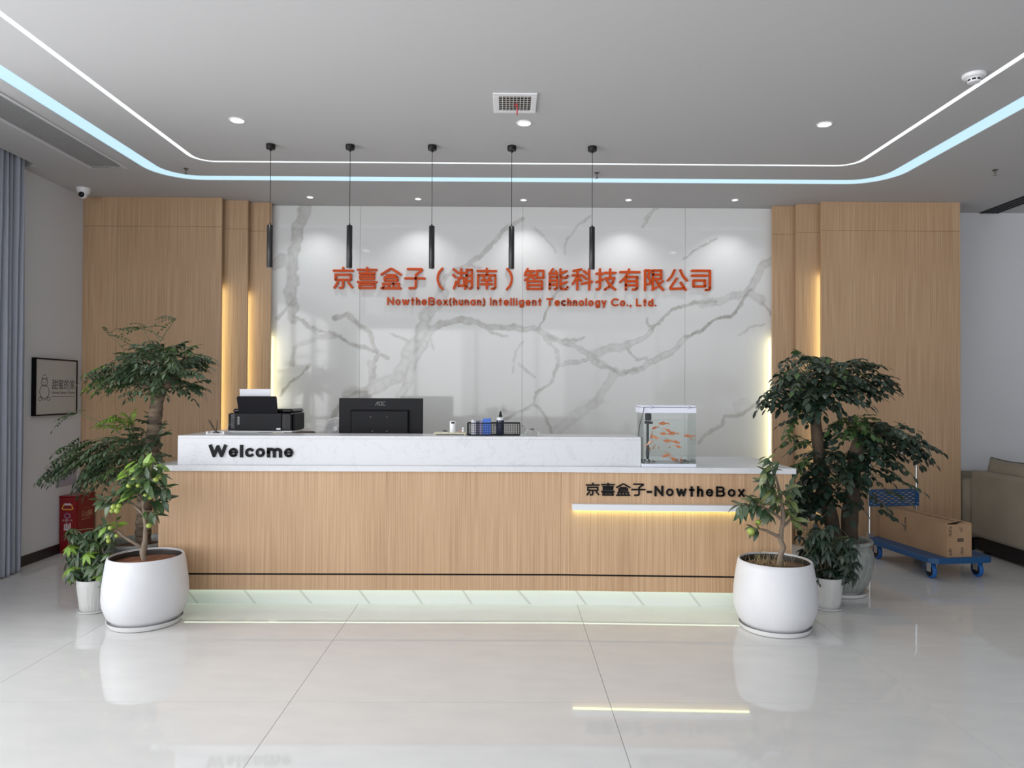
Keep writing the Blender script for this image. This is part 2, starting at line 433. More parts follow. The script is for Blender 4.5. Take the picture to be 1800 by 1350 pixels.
def veins(x, z):
    wx = x + .020*vnoise(x, z, 22, 1) + .010*vnoise(x, z, 60, 2) + .004*vnoise(x, z, 160, 9)
    wz = z + .020*vnoise(x, z, 22, 3) + .010*vnoise(x, z, 60, 4) + .004*vnoise(x, z, 160, 8)
    wmod = 1 + .55*vnoise(x, z, 30, 5); out = np.zeros_like(x)
    for ax, az, bx, bz, hw, st, mode in segs:
        dx, dz = bx-ax, bz-az; L2 = dx*dx+dz*dz+1e-9
        t = np.clip(((wx-ax)*dx+(wz-az)*dz)/L2, 0, 1)
        d = np.hypot(wx-ax-t*dx, wz-az-t*dz)/(hw*wmod*(1.0 if mode else 1.15)+.002)
        s = np.clip(1.25-d, 0, .35)/.35
        if mode == 2: s = s*(.45+.55*np.clip((d-.45)*2.5, 0, 1))
        if mode == 1: s = s*(.72+.28*np.clip((d-.5)*2.5, 0, 1))
        out = np.maximum(out, s*st)
    cloud = np.clip(vnoise(x, z, 5, 11)*.5, 0, 1)*.10
    return np.clip(out*(.85+.35*vnoise(x, z, 45, 7)) + cloud, 0, 1)
wb = base('trim_1', (0, Ym, 0))
joints = [xm0] + [at(px, 600, Y=Ym).x for px in (632, 918, 1204)] + [xm1+.12]
joints[0] -= .12
for k in range(4):
    a, b = joints[k]+.0012, joints[k+1]-.0012
    nx = int((b-a)/.0115)+1; nz = int(H/.0115)+1
    gx = np.linspace(a, b, nx); gz = np.linspace(0.002, H-.002, nz)
    X, Z = np.meshgrid(gx, gz); vv = veins(X, Z)
    vs = np.stack([X.ravel(), np.full(X.size, Ym), Z.ravel()], 1)
    ii = (np.arange(nz-1)[:, None]*nx + np.arange(nx-1)[None, :]).ravel()
    fs = np.stack([ii, ii+1, ii+nx+1, ii+nx], 1).tolist()
    mb = MB(); mb.add(vs.tolist(), fs); n0 = len(vs)
    z0, z1 = .002, H-.002
    mb.add([(x, y, z) for z in (z0, z1) for y in (Ym, YB-.001) for x in (a, b)], [(0, 2, 3, 1), (4, 5, 7, 6), (1, 3, 7, 5), (3, 2, 6, 7), (2, 0, 4, 6)])
    o = mb.build('marble_slab', MARBLE, wb)
    at_ = o.data.attributes.new('vein', 'FLOAT', 'POINT')
    at_.data.foreach_set('value', np.concatenate([vv.ravel(), np.zeros(8)]).astype('f'))

# ------------------------------------------------------------------ wood wall panels, stepping back towards the marble
Y1, Y2, Y3 = 6.87, 6.79, 6.70
zj = at(300, 398, Y=Y3).z
def panelset(nm, side, xs, Yp, th, vj=(), glow=None):
    """veneered boards with thin joints; xs = (outer, inner) edges"""
    p = base(nm, (min(xs), Yp, 0)); x0, x1 = min(xs), max(xs)
    cuts = [x0] + list(vj) + [x1]
    for a, b in zip(cuts[:-1], cuts[1:]):
        MB().box(a+.0007, b-.0007, Yp, Yp+th, 0, zj-.0008, .0015).build('panel', WOOD, p)
        MB().box(a+.0007, b-.0007, Yp, Yp+th, zj+.0008, H-.001, .0015).build('panel', WOOD, p)
    if glow:      # warm strip hidden behind the free edge, washing over the board behind
        gx, z0, z1 = glow
        MB().box(gx-.006, gx+.006, Yp+th+.001, Yp+th+.010, z0, z1).build('glow_strip', LEDWARM, p)
    return p
e3l, e2l, e1l = at(388, 600, Y=Y3).x, at(434, 600, Y=Y2).x, at(475, 600, Y=Y1).x
e3r, e2r, e1r = at(1444, 500, Y=Y3).x, at(1400, 500, Y=Y2).x, at(1358, 500, Y=Y1).x
er = at(1688.5, 600, Y=Y3).x
panelset('trim_2', 'l', (XL, e3l), Y3, .03, [at(204, 600, Y=Y3).x], (e3l-.035, .3, 2.45))
panelset('trim_3', 'l', (e3l-.25, e2l), Y2, .03, [], (e2l-.035, .3, 2.4))
panelset('trim_4', 'l', (e2l-.2, e1l), Y1, .03, [], (e1l-.03, .3, 2.0))
panelset('trim_5', 'r', (e3r, er), Y3, .03, [], (e3r+.035, .3, 2.6))
panelset('trim_6', 'r', (e2r, e3r+.25), Y2, .03, [])
panelset('trim_7', 'r', (e1r, e2r+.2), Y1, .03, [], (e1r+.03, .3, 2.0))
struct(MB().box(er-.03, er-.001, Y3+.031, YB-.001, 0, H-.002).build('trim_8', WOOD))
struct(MB().box(XL+.001, XL+.03, Y3+.031, YB-.001, 0, H-.002).build('trim_9', WOOD))

# ------------------------------------------------------------------ lettering drawn as strokes
def arc(cx, cy, rx, ry, a0, a1, n=10):
    return [(cx+rx*math.cos(math.radians(a0+(a1-a0)*k/n)), cy+ry*math.sin(math.radians(a0+(a1-a0)*k/n))) for k in range(n+1)]
def rect(x0, y0, x1, y1): return [(x0, y0), (x1, y0), (x1, y1), (x0, y1), (x0, y0)]
HAN = {  # 100 x 100 cells, y down
 '京': [[(50,5),(52,14)], [(5,17),(95,17)], rect(14,35,86,58), [(50,60),(50,88),(45,94),(34,94)], [(25,70),(9,93)], [(75,70),(92,91)]],
 '喜': [[(50,4),(50,27)], [(6,13),(94,13)], [(14,28),(86,28)], rect(17,40,83,53), [(6,67),(94,67)], rect(14,79,86,94)],
 '盒': [[(4,33),(46,8),(54,8),(96,33)], [(30,36),(70,36)], rect(20,46,80,60), [(12,74),(88,74)], [(14,74),(14,93)], [(38,74),(38,93)], [(62,74),(62,93)], [(86,74),(86,93)], [(4,95),(96,95)]],
 '子': [[(16,8),(82,8),(84,12),(54,34),(54,86),(48,94),(24,94)], [(4,50),(96,50)]],
 '（': [[(66,5),(52,20),(45,38),(44,50),(46,64),(54,82),(67,96)]],
 '）': [[(34,5),(48,20),(55,38),(56,50),(54,64),(46,82),(33,96)]],
 '湖': [[(6,8),(19,17)], [(4,34),(16,43)], [(18,64),(8,94)], [(26,24),(58,24)], [(42,6),(42,44)], rect(29,47,56,82), [(68,88),(68,10),(93,10),(93,88),(88,94),(82,94)], [(68,84),(60,95)], [(68,36),(93,36)], [(68,61),(93,61)]],
 '南': [[(50,4),(50,30)], [(5,15),(95,15)], [(9,94),(9,34),(91,34),(91,88),(85,94),(74,94)], [(34,42),(40,52)], [(66,42),(60,52)], [(27,57),(73,57)], [(24,74),(76,74)], [(50,57),(50,94)]],
 '智': [[(18,4),(6,24)], [(15,14),(50,14)], [(4,32),(54,32)], [(32,14),(31,32),(20,46),(5,54)], [(35,38),(50,49)], rect(63,12,92,44), rect(17,60,86,94), [(17,77),(86,77)]],
 '能': [[(24,4),(7,26),(44,24)], [(37,14),(46,28)], [(9,94),(9,40),(44,40),(44,88),(39,94),(32,94)], [(9,57),(44,57)], [(9,74),(44,74)], [(60,5),(60,36),(65,43),(88,43),(94,34)], [(90,13),(61,24)], [(60,52),(60,87),(66,94),(88,94),(94,84)], [(90,62),(61,74)]],
 '科': [[(46,5),(8,12)], [(4,32),(50,32)], [(27,9),(27,95)], [(26,38),(5,70)], [(28,38),(46,56)], [(58,12),(72,24)], [(56,36),(70,48)], [(84,4),(84,95)], [(48,70),(97,60)]],
 '技': [[(4,24),(36,24)], [(21,4),(21,86),(16,94),(5,94)], [(4,62),(37,50)], [(44,20),(96,20)], [(70,4),(70,44)], [(48,44),(90,44),(80,66),(62,84),(44,95)], [(54,52),(66,72),(80,86),(95,95)]],
 '有': [[(4,16),(96,16)], [(46,4),(38,24),(24,44),(4,60)], [(31,95),(31,38),(85,38),(85,87),(79,94),(64,94)], [(31,57),(85,57)], [(31,75),(85,75)]],
 '限': [[(9,96),(9,8),(34,8),(24,34),(35,54),(32,68),(22,70)], [(47,94),(47,8),(86,8),(86,46),(47,46)], [(47,27),(86,27)], [(45,94),(64,84)], [(62,48),(74,74),(96,95)], [(94,56),(76,70)]],
 '公': [[(36,6),(24,32),(5,52)], [(64,6),(76,32),(95,52)], [(46,44),(16,86),(19,91),(82,88)], [(66,62),(90,95)]],
 '司': [[(6,8),(92,8),(92,87),(86,94),(72,94)], [(6,30),(76,30)], rect(13,52,68,79)],
}
def O(cx, rx, cy=35, ry=35): return arc(cx, cy, rx, ry, 0, 360, 16)
LAT = {  # baseline 0, capitals 100 high, (advance, strokes), y up
 'N': (88, [[(10,0),(10,100),(68,0),(68,100)]]), 'o': (80, [O(38, 33)]), 'w': (104, [[(6,70),(28,0),(51,66),(74,0),(96,70)]]),
 't': (46, [[(22,96),(22,0)], [(4,66),(42,66)]]), 'h': (74, [[(10,0),(10,100)], [(10,40)]+arc(35,44,25,26,150,0,8)+[(60,0)]]),
 'e': (78, [[(8,36),(66,36)], arc(38,35,32,35,2,318,16)]), 'B': (80, [[(10,0),(10,100),(38,100)]+arc(42,76,24,24,80,-80,8)+[(12,53)], [(38,53)]+arc(44,26,26,27,80,-80,8)+[(10,0)]]),
 'x': (70, [[(6,70),(60,0)], [(60,70),(6,0)]]), '(': (36, [arc(46,40,36,64,122,238,10)]), ')': (36, [arc(-10,40,36,64,58,-58,10)]),
 'u': (74, [[(10,70),(10,26)]+arc(35,26,25,27,180,360,10)+[(60,70)], [(60,70),(60,0)]]),
 'n': (74, [[(10,0),(10,70)], [(10,40)]+arc(35,43,25,27,150,0,8)+[(60,0)]]), 'a': (84, [O(38, 33), [(70,70),(70,0)]]),
 'I': (30, [[(14,0),(14,100)]]), 'l': (30, [[(14,0),(14,100)]]), 'i': (30, [[(14,0),(14,68)], [(14,94),(14,96)]]),
 'g': (84, [O(38, 33), [(70,70),(70,-8)]+arc(40,-6,30,22,0,-150,8)]), 'T': (76, [[(6,98),(68,98)], [(37,98),(37,0)]]),
 'c': (68, [arc(38,35,33,35,48,312,14)]), 'y': (72, [[(6,70),(34,6)], [(62,70),(26,-26)]]), 'C': (88, [arc(50,50,42,49,48,312,16)]),
 'L': (64, [[(10,100),(10,2),(56,2)]]), 'd': (84, [O(38, 33), [(70,100),(70,0)]]), '.': (32, [[(14,3),(14,5)]]), ',': (32, [[(16,4),(10,-14)]]), ' ': (34, []),
 'W': (118, [[(4,100),(30,0),(58,96),(86,0),(112,100)]]), 'm': (116, [[(10,0),(10,70)], [(10,42)]+arc(33,45,23,25,150,0,7)+[(56,0)], [(56,42)]+arc(80,45,24,25,150,0,7)+[(104,0)]]),
 '-': (54, [[(8,38),(44,38)]]),
}
def strokes(mb, lines, fn, w, sx, sy, d0, d1, rnd=True):
    """lines in glyph units scaled by sx,sy; w is the stroke width in metres"""
    k = 0
    for ln in lines:
        P = [(x*sx, y*sy) for x, y in ln]; closed = len(P) > 3 and math.dist(P[0], P[-1]) < 1e-6
        for i in range(len(P)-1):
            (ax, ay), (bx, by) = P[i], P[i+1]; L = math.dist(P[i], P[i+1])
            if L < 1e-7: continue
            ux, uy = (bx-ax)/L, (by-ay)/L; e0 = e1 = 0
            if not rnd:
                def turn(j):
                    if j <= 0 or j >= len(P)-1:
                        if not closed: return False
                        q, r_, s_ = P[-2], P[0], P[1]
                    else: q, r_, s_ = P[j-1], P[j], P[j+1]
                    v1 = (r_[0]-q[0], r_[1]-q[1]); v2 = (s_[0]-r_[0], s_[1]-r_[1])
                    return (v1[0]*v2[0]+v1[1]*v2[1]) < .35*math.hypot(*v1)*math.hypot(*v2) and abs(v1[0]*v2[1]-v1[1]*v2[0]) > .8*math.hypot(*v1)*math.hypot(*v2)
                e0 = w/2 if turn(i) or (i == 0 and not closed) else 0; e1 = w/2 if turn(i+1) or (i == len(P)-2 and not closed) else 0
            a = (ax-ux*e0, ay-uy*e0); b = (bx+ux*e1, by+uy*e1); h = w/2; k += 1; dd = d1+(k % 5)*3e-5
            mb.prism([(a[0]+uy*h, a[1]-ux*h), (b[0]+uy*h, b[1]-ux*h), (b[0]-uy*h, b[1]+ux*h), (a[0]-uy*h, a[1]+ux*h)], d0, dd, fn)
        for i, p in enumerate(P):
            if not rnd and not closed and i in (0, len(P)-1): continue
            if closed and i == len(P)-1: continue
            k += 1
            mb.prism([(p[0]+w/2*math.cos(2*PI*q/12), p[1]+w/2*math.sin(2*PI*q/12)) for q in range(12)], d0, d1+(k % 5)*3e-5, fn)
    return mb
def han_line(parent, text, face_o, size, pitch, w, d0, d1, m, rnd=True, size_x=None):
    for i, ch in enumerate(text):
        o3 = (face_o[0]+i*pitch, face_o[1], face_o[2])
        f0 = facing(o3); s = size/100
        lines = [[(x, 100-y) for x, y in ln] for ln in HAN[ch]]
        mb = strokes(MB(), lines, f0, w, (size_x or size)/100, s, d0, d1, rnd)
        mb.build('character', m, parent, recalc=True)
def latin_line(parent, text, x0, x1, Yp, zb, cap, w, d0, d1, m, rnd=True, slope=0, cu=1.4, cl=.9, cw=1.0):
    """letters keep their own widths; the gaps are solved so that the line runs from x0 to x1"""
    u = cap/100; gl = []
    for c in text:
        ln = LAT[c][1]; xs = [p[0] for q in ln for p in q]
        if not ln: gl.append((c, ln, 0, 0, .30*cap)); continue
        k = cu if c.isupper() else (cw if c in 'mw' else cl)
        gl.append((c, ln, min(xs), k, (max(xs)-min(xs))*u*k + w))
    gap = ((x1-x0) - sum(g_[4] for g_ in gl))/(len(text)-1); x = x0
    for c, ln, mx, k, wid in gl:
        if ln:
            ln = [[((p-mx)*u*k/(u)*1.0, q) for p, q in l_] for l_ in ln]
            if not rnd: ln = [[(p, 100*(w/2/cap+q/100*(1-w/cap))) for p, q in l_] for l_ in ln]
            mb = MB(); fc = facing((x+w/2, Yp+slope*(x-x0), zb))
            for i_, l_ in enumerate(ln):       # bold faces thin their curves and crossbars
                strokes(mb, [l_], fc, w*(1 if rnd else (.62 if c == 'e' and i_ == 0 else (.86 if c in 'eocxB' else 1))), u, u, d0, d1, rnd)
            mb.build('letter', m, parent, recalc=True)
        x += wid+gap

# the company name in orange on the marble
zt, zb = at(900, 471.5, Y=Ym).z, at(900, 510.5, Y=Ym).z
xa, xb = at(585.5, 490, Y=Ym).x, at(1250, 495, Y=Ym).x
sg = thing('company_sign', 'orange company name in Chinese characters over a line of Latin letters on marble wall', 'sign', ((xa+xb)/2, Ym, zb))
N = 16; pitch = (xb-xa)/(N-.12); size = zt-zb
han_line(sg, '京喜盒子（湖南）智能科技有限公司', (xa, Ym, zb), size, pitch, .0225, .004, .026, ORANGE, True, pitch*.88)
za = at(680, 535.3, Y=Ym).z
latin_line(sg, 'NowtheBox(hunan) Intelligent Technology Co., Ltd.', at(681, 530, Y=Ym).x, at(1153, 530, Y=Ym).x, Ym, za, .064, .0158, .004, .020, ORANGE, cu=1.35, cl=.88)

# ------------------------------------------------------------------ reception desk
Yd = 4.82; XD0 = at(278.5, 900, Y=Yd).x; XD1 = 1.915; XK = .37; dY = -.065
def front_y(x): return Yd if x <= XK else Yd + dY*(x-XK)/(XD1-XK)
zb_, zs, zl0, zl1, zu = .116, .222, .918, .955, 1.154
dk = thing('reception_desk', 'long oak-veneered reception desk with white stone top and marble plinth', 'desk', (-.2, 5.2, 0))
def slab_plan(pts, z0, z1): return MB().prism(pts, z0, z1)
def seg_panel(xa_, xb_, z0, z1, name='front_panel', m=WOOD, th=.03, off=0):
    a, b = xa_+.0006, xb_-.0006
    return MB().prism([(a, front_y(a)+off), (b, front_y(b)+off), (b, front_y(b)+off+th), (a, front_y(a)+off+th)], z0, z1).build(name, m, dk)
xs_ = [XD0, at(680, 900, Y=Yd).x, XK, XD1]
for a, b in zip(xs_[:-1], xs_[1:]):
    seg_panel(a, b, zs+.006, zl0-.0005)
    seg_panel(a, b, zb_, zs-.006)
seg_panel(XD0, XK, zs-.006, zs+.006, 'shadow_gap', SIGNB, .02, .008); seg_panel(XK, XD1, zs-.006, zs+.006, 'shadow_gap', SIGNB, .02, .008)
MB().box(XD0, XD0+.03, Yd+.031, 5.60, zb_, zl0-.0005).build('side_panel', WOOD, dk)
MB().box(XD1-.03, XD1, Yd-.03, 5.60, zb_, zl0-.0005).build('side_panel', WOOD, dk)
MB().prism([(XD0+.05, Yd+.085), (XK, Yd+.085), (XD1-.05, Yd+dY+.085), (XD1-.05, 5.56), (XD0+.05, 5.56)], 0, zb_-.002).build('plinth', PLINTH, dk)
mb = MB()
for a, b in ((XD0+.1, XK), (XK, XD1-.1)):
    mb.prism([(a, front_y(a)+.045), (b, front_y(b)+.045), (b, front_y(b)+.075), (a, front_y(a)+.075)], zb_+.006, zb_+.012)
mb.build('plinth_light', LEDCOOL, dk)
# stone ledge with the raised counter on top
mb = MB().prism([(XD0-.03, Yd-.02), (XK, Yd-.02), (XD1+.02, Yd+dY-.02), (XD1+.02, 5.60), (.92, 5.60), (.92, 5.16), (XD0-.03, 5.16)], zl0, zl1)
mb.build('stone_ledge', QUARTZ, dk)
XU0, XU1 = at(312.5, 790, Y=4.845).x, at(1126.5, 790, Y=4.845).x
mb = MB().box(XU0, XU1, 4.845, 4.875, zl1+.0005, zu-.02).box(XU0, XU1, 4.845, 5.16, zu-.02, zu, .002)
mb.box(XU0, XU0+.03, 4.875, 5.16, zl1+.0005, zu-.02).box(XU1-.03, XU1, 4.875, 5.16, zl1+.0005, zu-.02)
mb.box(XU0, XU0+.42, 5.16, 5.62, zu-.02, zu)
mb.build('raised_counter', QUARTZ, dk)
mb = MB().box(XD0+.03, .92, 5.165, 5.75, .735, .76)
mb.build('worktop', mat('pale_laminate', (.62, .58, .52), .4), dk)
# lettering on the desk
wl = thing('welcome_sign', 'raised black letters reading Welcome on white stone counter', 'sign', (-1.8, 4.845, zl1+.05))
a, b = at(368, 790, Y=4.845), at(516, 790, Y=4.845)
latin_line(wl, 'Welcome', a.x, b.x, 4.845, at(440, 804, Y=4.845).z, .086, .0205, .0, .010, SIGNB, False, cu=1.06, cl=.78, cw=1.0)
nb = thing('brand_sign', 'raised black Chinese characters and Latin name on the wooden desk front', 'sign', (1.0, 4.79, .77))
sl = dY/(XD1-XK)
fy = lambda px, py: at(px, py, Y=Yd+dY*.5)
zc0 = fy(1080, 872).z; hs = fy(1080, 849.5).z - zc0; x0c = fy(1030.5, 860).x; pc = (fy(1134, 860).x-x0c)/3.88
for i, ch in enumerate('京喜盒子'):
    x = x0c+i*pc
    lines = [[(q, 100-y) for q, y in ln] for ln in HAN[ch]]
    strokes(MB(), lines, facing((x, front_y(x)+.0005, zc0)), .0098, pc*.9/100, hs/100, 0, .010, False).build('character', SIGNB, nb, recalc=True)
xn0, xn1 = fy(1137, 860).x, fy(1307, 860).x
latin_line(nb, '-NowtheBox', xn0, xn1, front_y(xn0), fy(1220, 872.6).z, .071, .0142, 0, .010, SIGNB, False, sl, 1.12, .80, .86)
# slim lit shelf below it
xs0, xs1 = fy(1006, 890).x, fy(1316, 890).x
sh = thing('lit_ledge', 'slim white ledge glowing yellow underneath on the wooden desk front', 'shelf light', (1.0, 4.75, .67))
z0, z1 = fy(1006, 896).z, fy(1006, 885.5).z
MB().prism([(xs0, front_y(xs0)-.05), (xs1, front_y(xs1)-.05), (xs1, front_y(xs1)-.0003), (xs0, front_y(xs0)-.0003)], z0, z1).build('ledge', mat('white_metal', (.72, .74, .78), .3), sh)
MB().prism([(xs0+.01, front_y(xs0)-.026), (xs1-.01, front_y(xs1)-.026), (xs1-.01, front_y(xs1)-.012), (xs0+.01, front_y(xs0)-.012)], z0-.004, z0-.0002).build('glow_strip', mat('warm_led_ledge', (1, .8, .4), .5, emit=(.92, 1, .40), estr=11), sh)

# ------------------------------------------------------------------ pendants, downlights and other ceiling fittings
def pendant():
    p = thing('pendant_lamp', None, 'pendant lamp', (0, 0, H))
    MB().lathe([(.031, H-.034), (.033, H-.031), (.033, H-.0005)], n=28).build('canopy', BLACK, p, 40)
    MB().lathe([(.004, H-.05), (.008, H-.045), (.008, H-.034)], n=12).build('cord_grip', BLACK, p, 40)
    return p
zt_, zb2 = at(614, 396.5, Y=5.25).z, at(614, 471, Y=5.25).z
order = ['leftmost, in front of the oak panels', 'second from left, above the first orange characters', 'middle one of the five', 'second from right', 'rightmost of the five']
proto = None
for k, px in enumerate((475.2, 615, 759.5, 899.5, 1041)):
    x = at(px, 330, Y=5.25).x
    if proto is None:
        proto = pendant()
        MB().tube([(0, 0, zt_+.012), (0, 0, H-.045)], .0022, 6).build('cord', BLACK, proto, 40)
        MB().lathe([(.0195, zb2), (.021, zb2+.002), (.021, zt_-.002), (.0195, zt_), (.006, zt_+.001), (.005, zt_+.014)], n=28).build('cylinder_shade', mat('satin_black_metal', (.014, .014, .015), .3, bump=(90, .02)), proto, 40)
        MB().lathe([(.015, zb2+.0005-.004), (.015, zb2-.0005)], n=20).build('lamp_lens', mat('dim_lens', (.25, .25, .25), .3), proto, 40)
        p = proto
        # parts above were laid out round the origin: move the whole thing now
    else: p = copy_tree(proto)
    p.location = (x, 5.25, H)
    tag(p, 'slim black cylinder pendant lamp, %s' % order[k], 'pendant lamp', 'pendant lamps over the reception desk')
def downlight(name, px, py, r, label, group, lens_m):
    c = at(px, py, Z=H)
    d = thing(name, label, 'downlight', (c.x, c.y, H), group)
    MB().lathe([(r*.86, -.001), (r*.90, -.006), (r*1.12, -.004), (r*1.16, -.0003)], (c.x, c.y, H), 32).build('trim_ring', WHITEP, d, 40)
    MB().lathe([(0, -.0085), (r*.5, -.0083), (r*.86, -.0062), (r*.88, -.001)], (c.x, c.y, H), 32).build('lens', lens_m, d, 40)
    return c
for px, py, lb in ((417, 211, 'left of the pendant lamps'), (921.5, 216, 'beside the air vent'), (1449.5, 218, 'over the right end of the desk')):
    c = downlight('downlight', px, py, .047, 'large round lit downlight in the ceiling, %s' % lb, 'large ceiling downlights', LAMP)
    spot('downlight_beam', (c.x, c.y, H-.03), 18, math.radians(110), .8, (1, .98, .95), .04)
LAMP2 = mat('small_lamp_glass', (1, 1, 1), .4, emit=(1, .99, .97), estr=2.2)
for px, py, lb in ((545, 346, 'leftmost, above the thick dark vein'), (735, 349, 'second from left'), (920.5, 351, 'middle of the row'), (1105, 351, 'second from right'), (1292, 351, 'rightmost of the row')):
    c = downlight('spotlight', px, py, .030, 'small recessed spotlight close to marble wall, %s' % lb, 'row of small spotlights along the marble wall', LAMP2)
    spot('spotlight_beam', (c.x, c.y, H-.03), 12, math.radians(112), .8, (.98, .98, 1), .015)

# square air vent with a red ribbon
def vent():
    a, b = at(866.5, 162, Z=H), at(945, 162, Z=H); y0 = a.y; y1 = at(900, 196.5, Z=H).y; x0, x1 = a.x, b.x
    v = thing('ceiling_vent', 'square white ceiling air vent with a red ribbon hanging from its grille', 'air vent', ((x0+x1)/2, (y0+y1)/2, H))
    g0, g1, h0, h1 = x0+.036, x1-.036, y0+.04, y1-.035; z = H
    m = MB().box(x0, x1, y0, h0, z-.010, z-.0005, .003).box(x0, x1, h1, y1, z-.010, z-.0005, .003).box(x0, g0, h0, h1, z-.010, z-.0005, .003).box(g1, x1, h0, h1, z-.010, z-.0005, .003)
    m.build('frame', WHITEP, v)
    MB().box(g0, g1, h0, h1, z-.0025, z-.0008).build('backing', mat('dark_duct', (.05, .045, .04), .8), v)
    for k in range(1, 9):
        x = g0+(g1-g0)*k/9; MB().box(x-.0016, x+.0016, h0, h1, z-.012, z-.0026).build('bar', WHITEP, v)
    for k in range(7):
        y = h0+(h1-h0)*(k+.5)/7; MB().box(g0, g1, y-.005, y+.005, z-.0075, z-.0062).build('louvre', mat('louvre_grey', (.42, .40, .37), .6), v)
    xr, yr = at(908, 180, Z=H).x, (h0+h1)/2-.02
    m = MB(); pts = [(xr-.014, yr+.03, z-.02), (xr-.006, yr, z-.014), (xr, yr-.01, z-.02), (xr+.004, yr, z-.05), (xr+.003, yr+.006, z-.085)]
    for p, q in zip(pts[:-1], pts[1:]):
        m.add([(p[0]-.004, p[1], p[2]), (p[0]+.004, p[1], p[2]), (q[0]+.004, q[1], q[2]), (q[0]-.004, q[1], q[2]),
               (p[0]-.004, p[1]+.001, p[2]), (p[0]+.004, p[1]+.001, p[2]), (q[0]+.004, q[1]+.001, q[2]), (q[0]-.004, q[1]+.001, q[2])],
              [(0, 1, 2, 3), (7, 6, 5, 4), (0, 4, 5, 1), (1, 5, 6, 2), (2, 6, 7, 3), (3, 7, 4, 0)])
    m.build('ribbon', mat('red_ribbon', (.45, .02, .03), .6), v, recalc=True)
vent()
# long air-conditioning grille on the left
def ac():
    x0, x1, y0, y1 = -3.43, -3.11, 1.5, at(150, 294.5, Z=H).y
    v = thing('air_grille', 'long slatted air conditioning grille in the ceiling beside the curtain', 'air grille', ((x0+x1)/2, (y0+y1)/2, H))
    m = MB().box(x0, x0+.03, y0, y1, H-.008, H-.0005, .002).box(x1-.03, x1, y0, y1, H-.008, H-.0005, .002).box(x0+.03, x1-.03, y1-.035, y1, H-.008, H-.0005, .002).box(x0+.03, x1-.03, y0, y0+.035, H-.008, H-.0005, .002)
    m.build('frame', mat('grille_white', (.62, .62, .64), .5), v)
    MB().box(x0+.03, x1-.03, y0+.035, y1-.035, H-.002, H-.0008).build('backing', mat('grille_dark', (.46, .46, .47), .8), v)
    for k in range(15):
        x = x0+.03+(x1-x0-.06)*(k+.5)/15
        MB().prism([(x-.006, -.0022), (x+.001, -.0085), (x+.004, -.0085), (x-.003, -.0022)], y0+.035, y1-.035, lambda u, v_, w_: (u, w_, H+v_)).build('slat', mat('grille_white', (.58, .58, .60), .5), v, recalc=True)
    m = MB()
    for k in range(15):
        x = x0+.04+k*.0163; m.box(x, x+.009, y1-.030, y1-.018, H-.0092, H-.0078)
    o = m.build('slot_row', mat('slot_dark', (.03, .03, .03), .8), v)
ac()
# black linear slot at the right
x0, x1 = at(1728, 371.5, Z=H).x, at(1762, 371.5, Z=H).x
o = thing('slot_diffuser', 'black linear slot diffuser in the ceiling above the sofa', 'air grille', ((x0+x1)/2, 5.4, H))
MB().box(x0, x1, 3.8, YB-.001, H-.006, H-.0005).build('frame', BLACK, o)
for k in range(4):
    x = x0+(x1-x0)*(k+.5)/4; MB().box(x-.008, x+.008, 3.82, YB-.02, H-.012, H-.006).build('slat', mat('dark_slat', (.03, .03, .032), .5), o)
# smoke detector
c = at(1712, 131, Z=H)
o = thing('smoke_detector', 'round white smoke detector on the ceiling beside the inner light strip', 'smoke detector', (c.x, c.y, H))
MB().lathe([(.054, -.020), (.060, -.012), (.060, -.0004)], (c.x, c.y, H), 36).build('mount', WHITEP, o, 40)
MB().lathe([(.022, -.049), (.031, -.047), (.034, -.041), (.034, -.027), (.046, -.021), (.048, -.020)], (c.x, c.y, H), 36).build('sensor_head', WHITEP, o, 40)
m = MB()
for k in range(8):
    a = 2*PI*k/8+.2; q = [(math.cos(a+d)*r_, math.sin(a+d)*r_) for d, r_ in ((-.26, .0335), (.26, .0335), (.26, .0355), (-.26, .0355))]
    m.prism([(c.x+u, c.y+v_) for u, v_ in q], H-.040, H-.030)
m.build('sensing_slot', BLACK, o)
# fire sprinklers
for px, py, lb in ((327, 296, 'at the left bend of the light strips'), (1049, 303.5, 'between the light strips by the right pendant'), (1749, 298.5, 'at the far right')):
    c = at(px, py, Z=H)
    o = thing('fire_sprinkler', 'small ceiling sprinkler %s' % lb, 'sprinkler', (c.x, c.y, H), 'fire sprinklers in the ceiling')
    MB().lathe([(.008, -.012), (.018, -.006), (.022, -.0003)], (c.x, c.y, H), 16).build('escutcheon', mat('sprinkler_metal', (.25, .24, .23), .35, 1), o, 40)
    m = MB().tube([(c.x, c.y, H-.012), (c.x, c.y, H-.045)], .003, 6).tube([(c.x-.007, c.y, H-.012), (c.x-.009, c.y, H-.025), (c.x, c.y, H-.042)], .002, 6).tube([(c.x+.007, c.y, H-.012), (c.x+.009, c.y, H-.025), (c.x, c.y, H-.042)], .002, 6)
    m.build('frame_arms', MATS['sprinkler_metal'], o, 40)
    MB().lathe([(.015, -.047), (.015, -.045)], (c.x, c.y, H), 16).build('deflector', MATS['sprinkler_metal'], o, 40)
# dome camera
c = at(147, 331, Z=H)
o = thing('security_camera', 'white turret security camera with dark lens under the ceiling by oak panel', 'camera', (c.x, c.y, H))
MB().lathe([(.030, -.062), (.048, -.045), (.058, -.018), (.060, -.0004)], (c.x, c.y, H), 32).build('mount', WHITEP, o, 40)
MB().sphere((c.x+.002, c.y-.012, H-.062), .036, 24).build('ball', WHITEP, o, 60)
m = MB(); m.lathe([(0, -.0375), (.018, -.037), (.026, -.026), (.027, -.020)], (c.x+.002, c.y-.014, H-.064), 24, 'y')
m.build('lens_face', GLOSSB, o, 60, recalc=True)

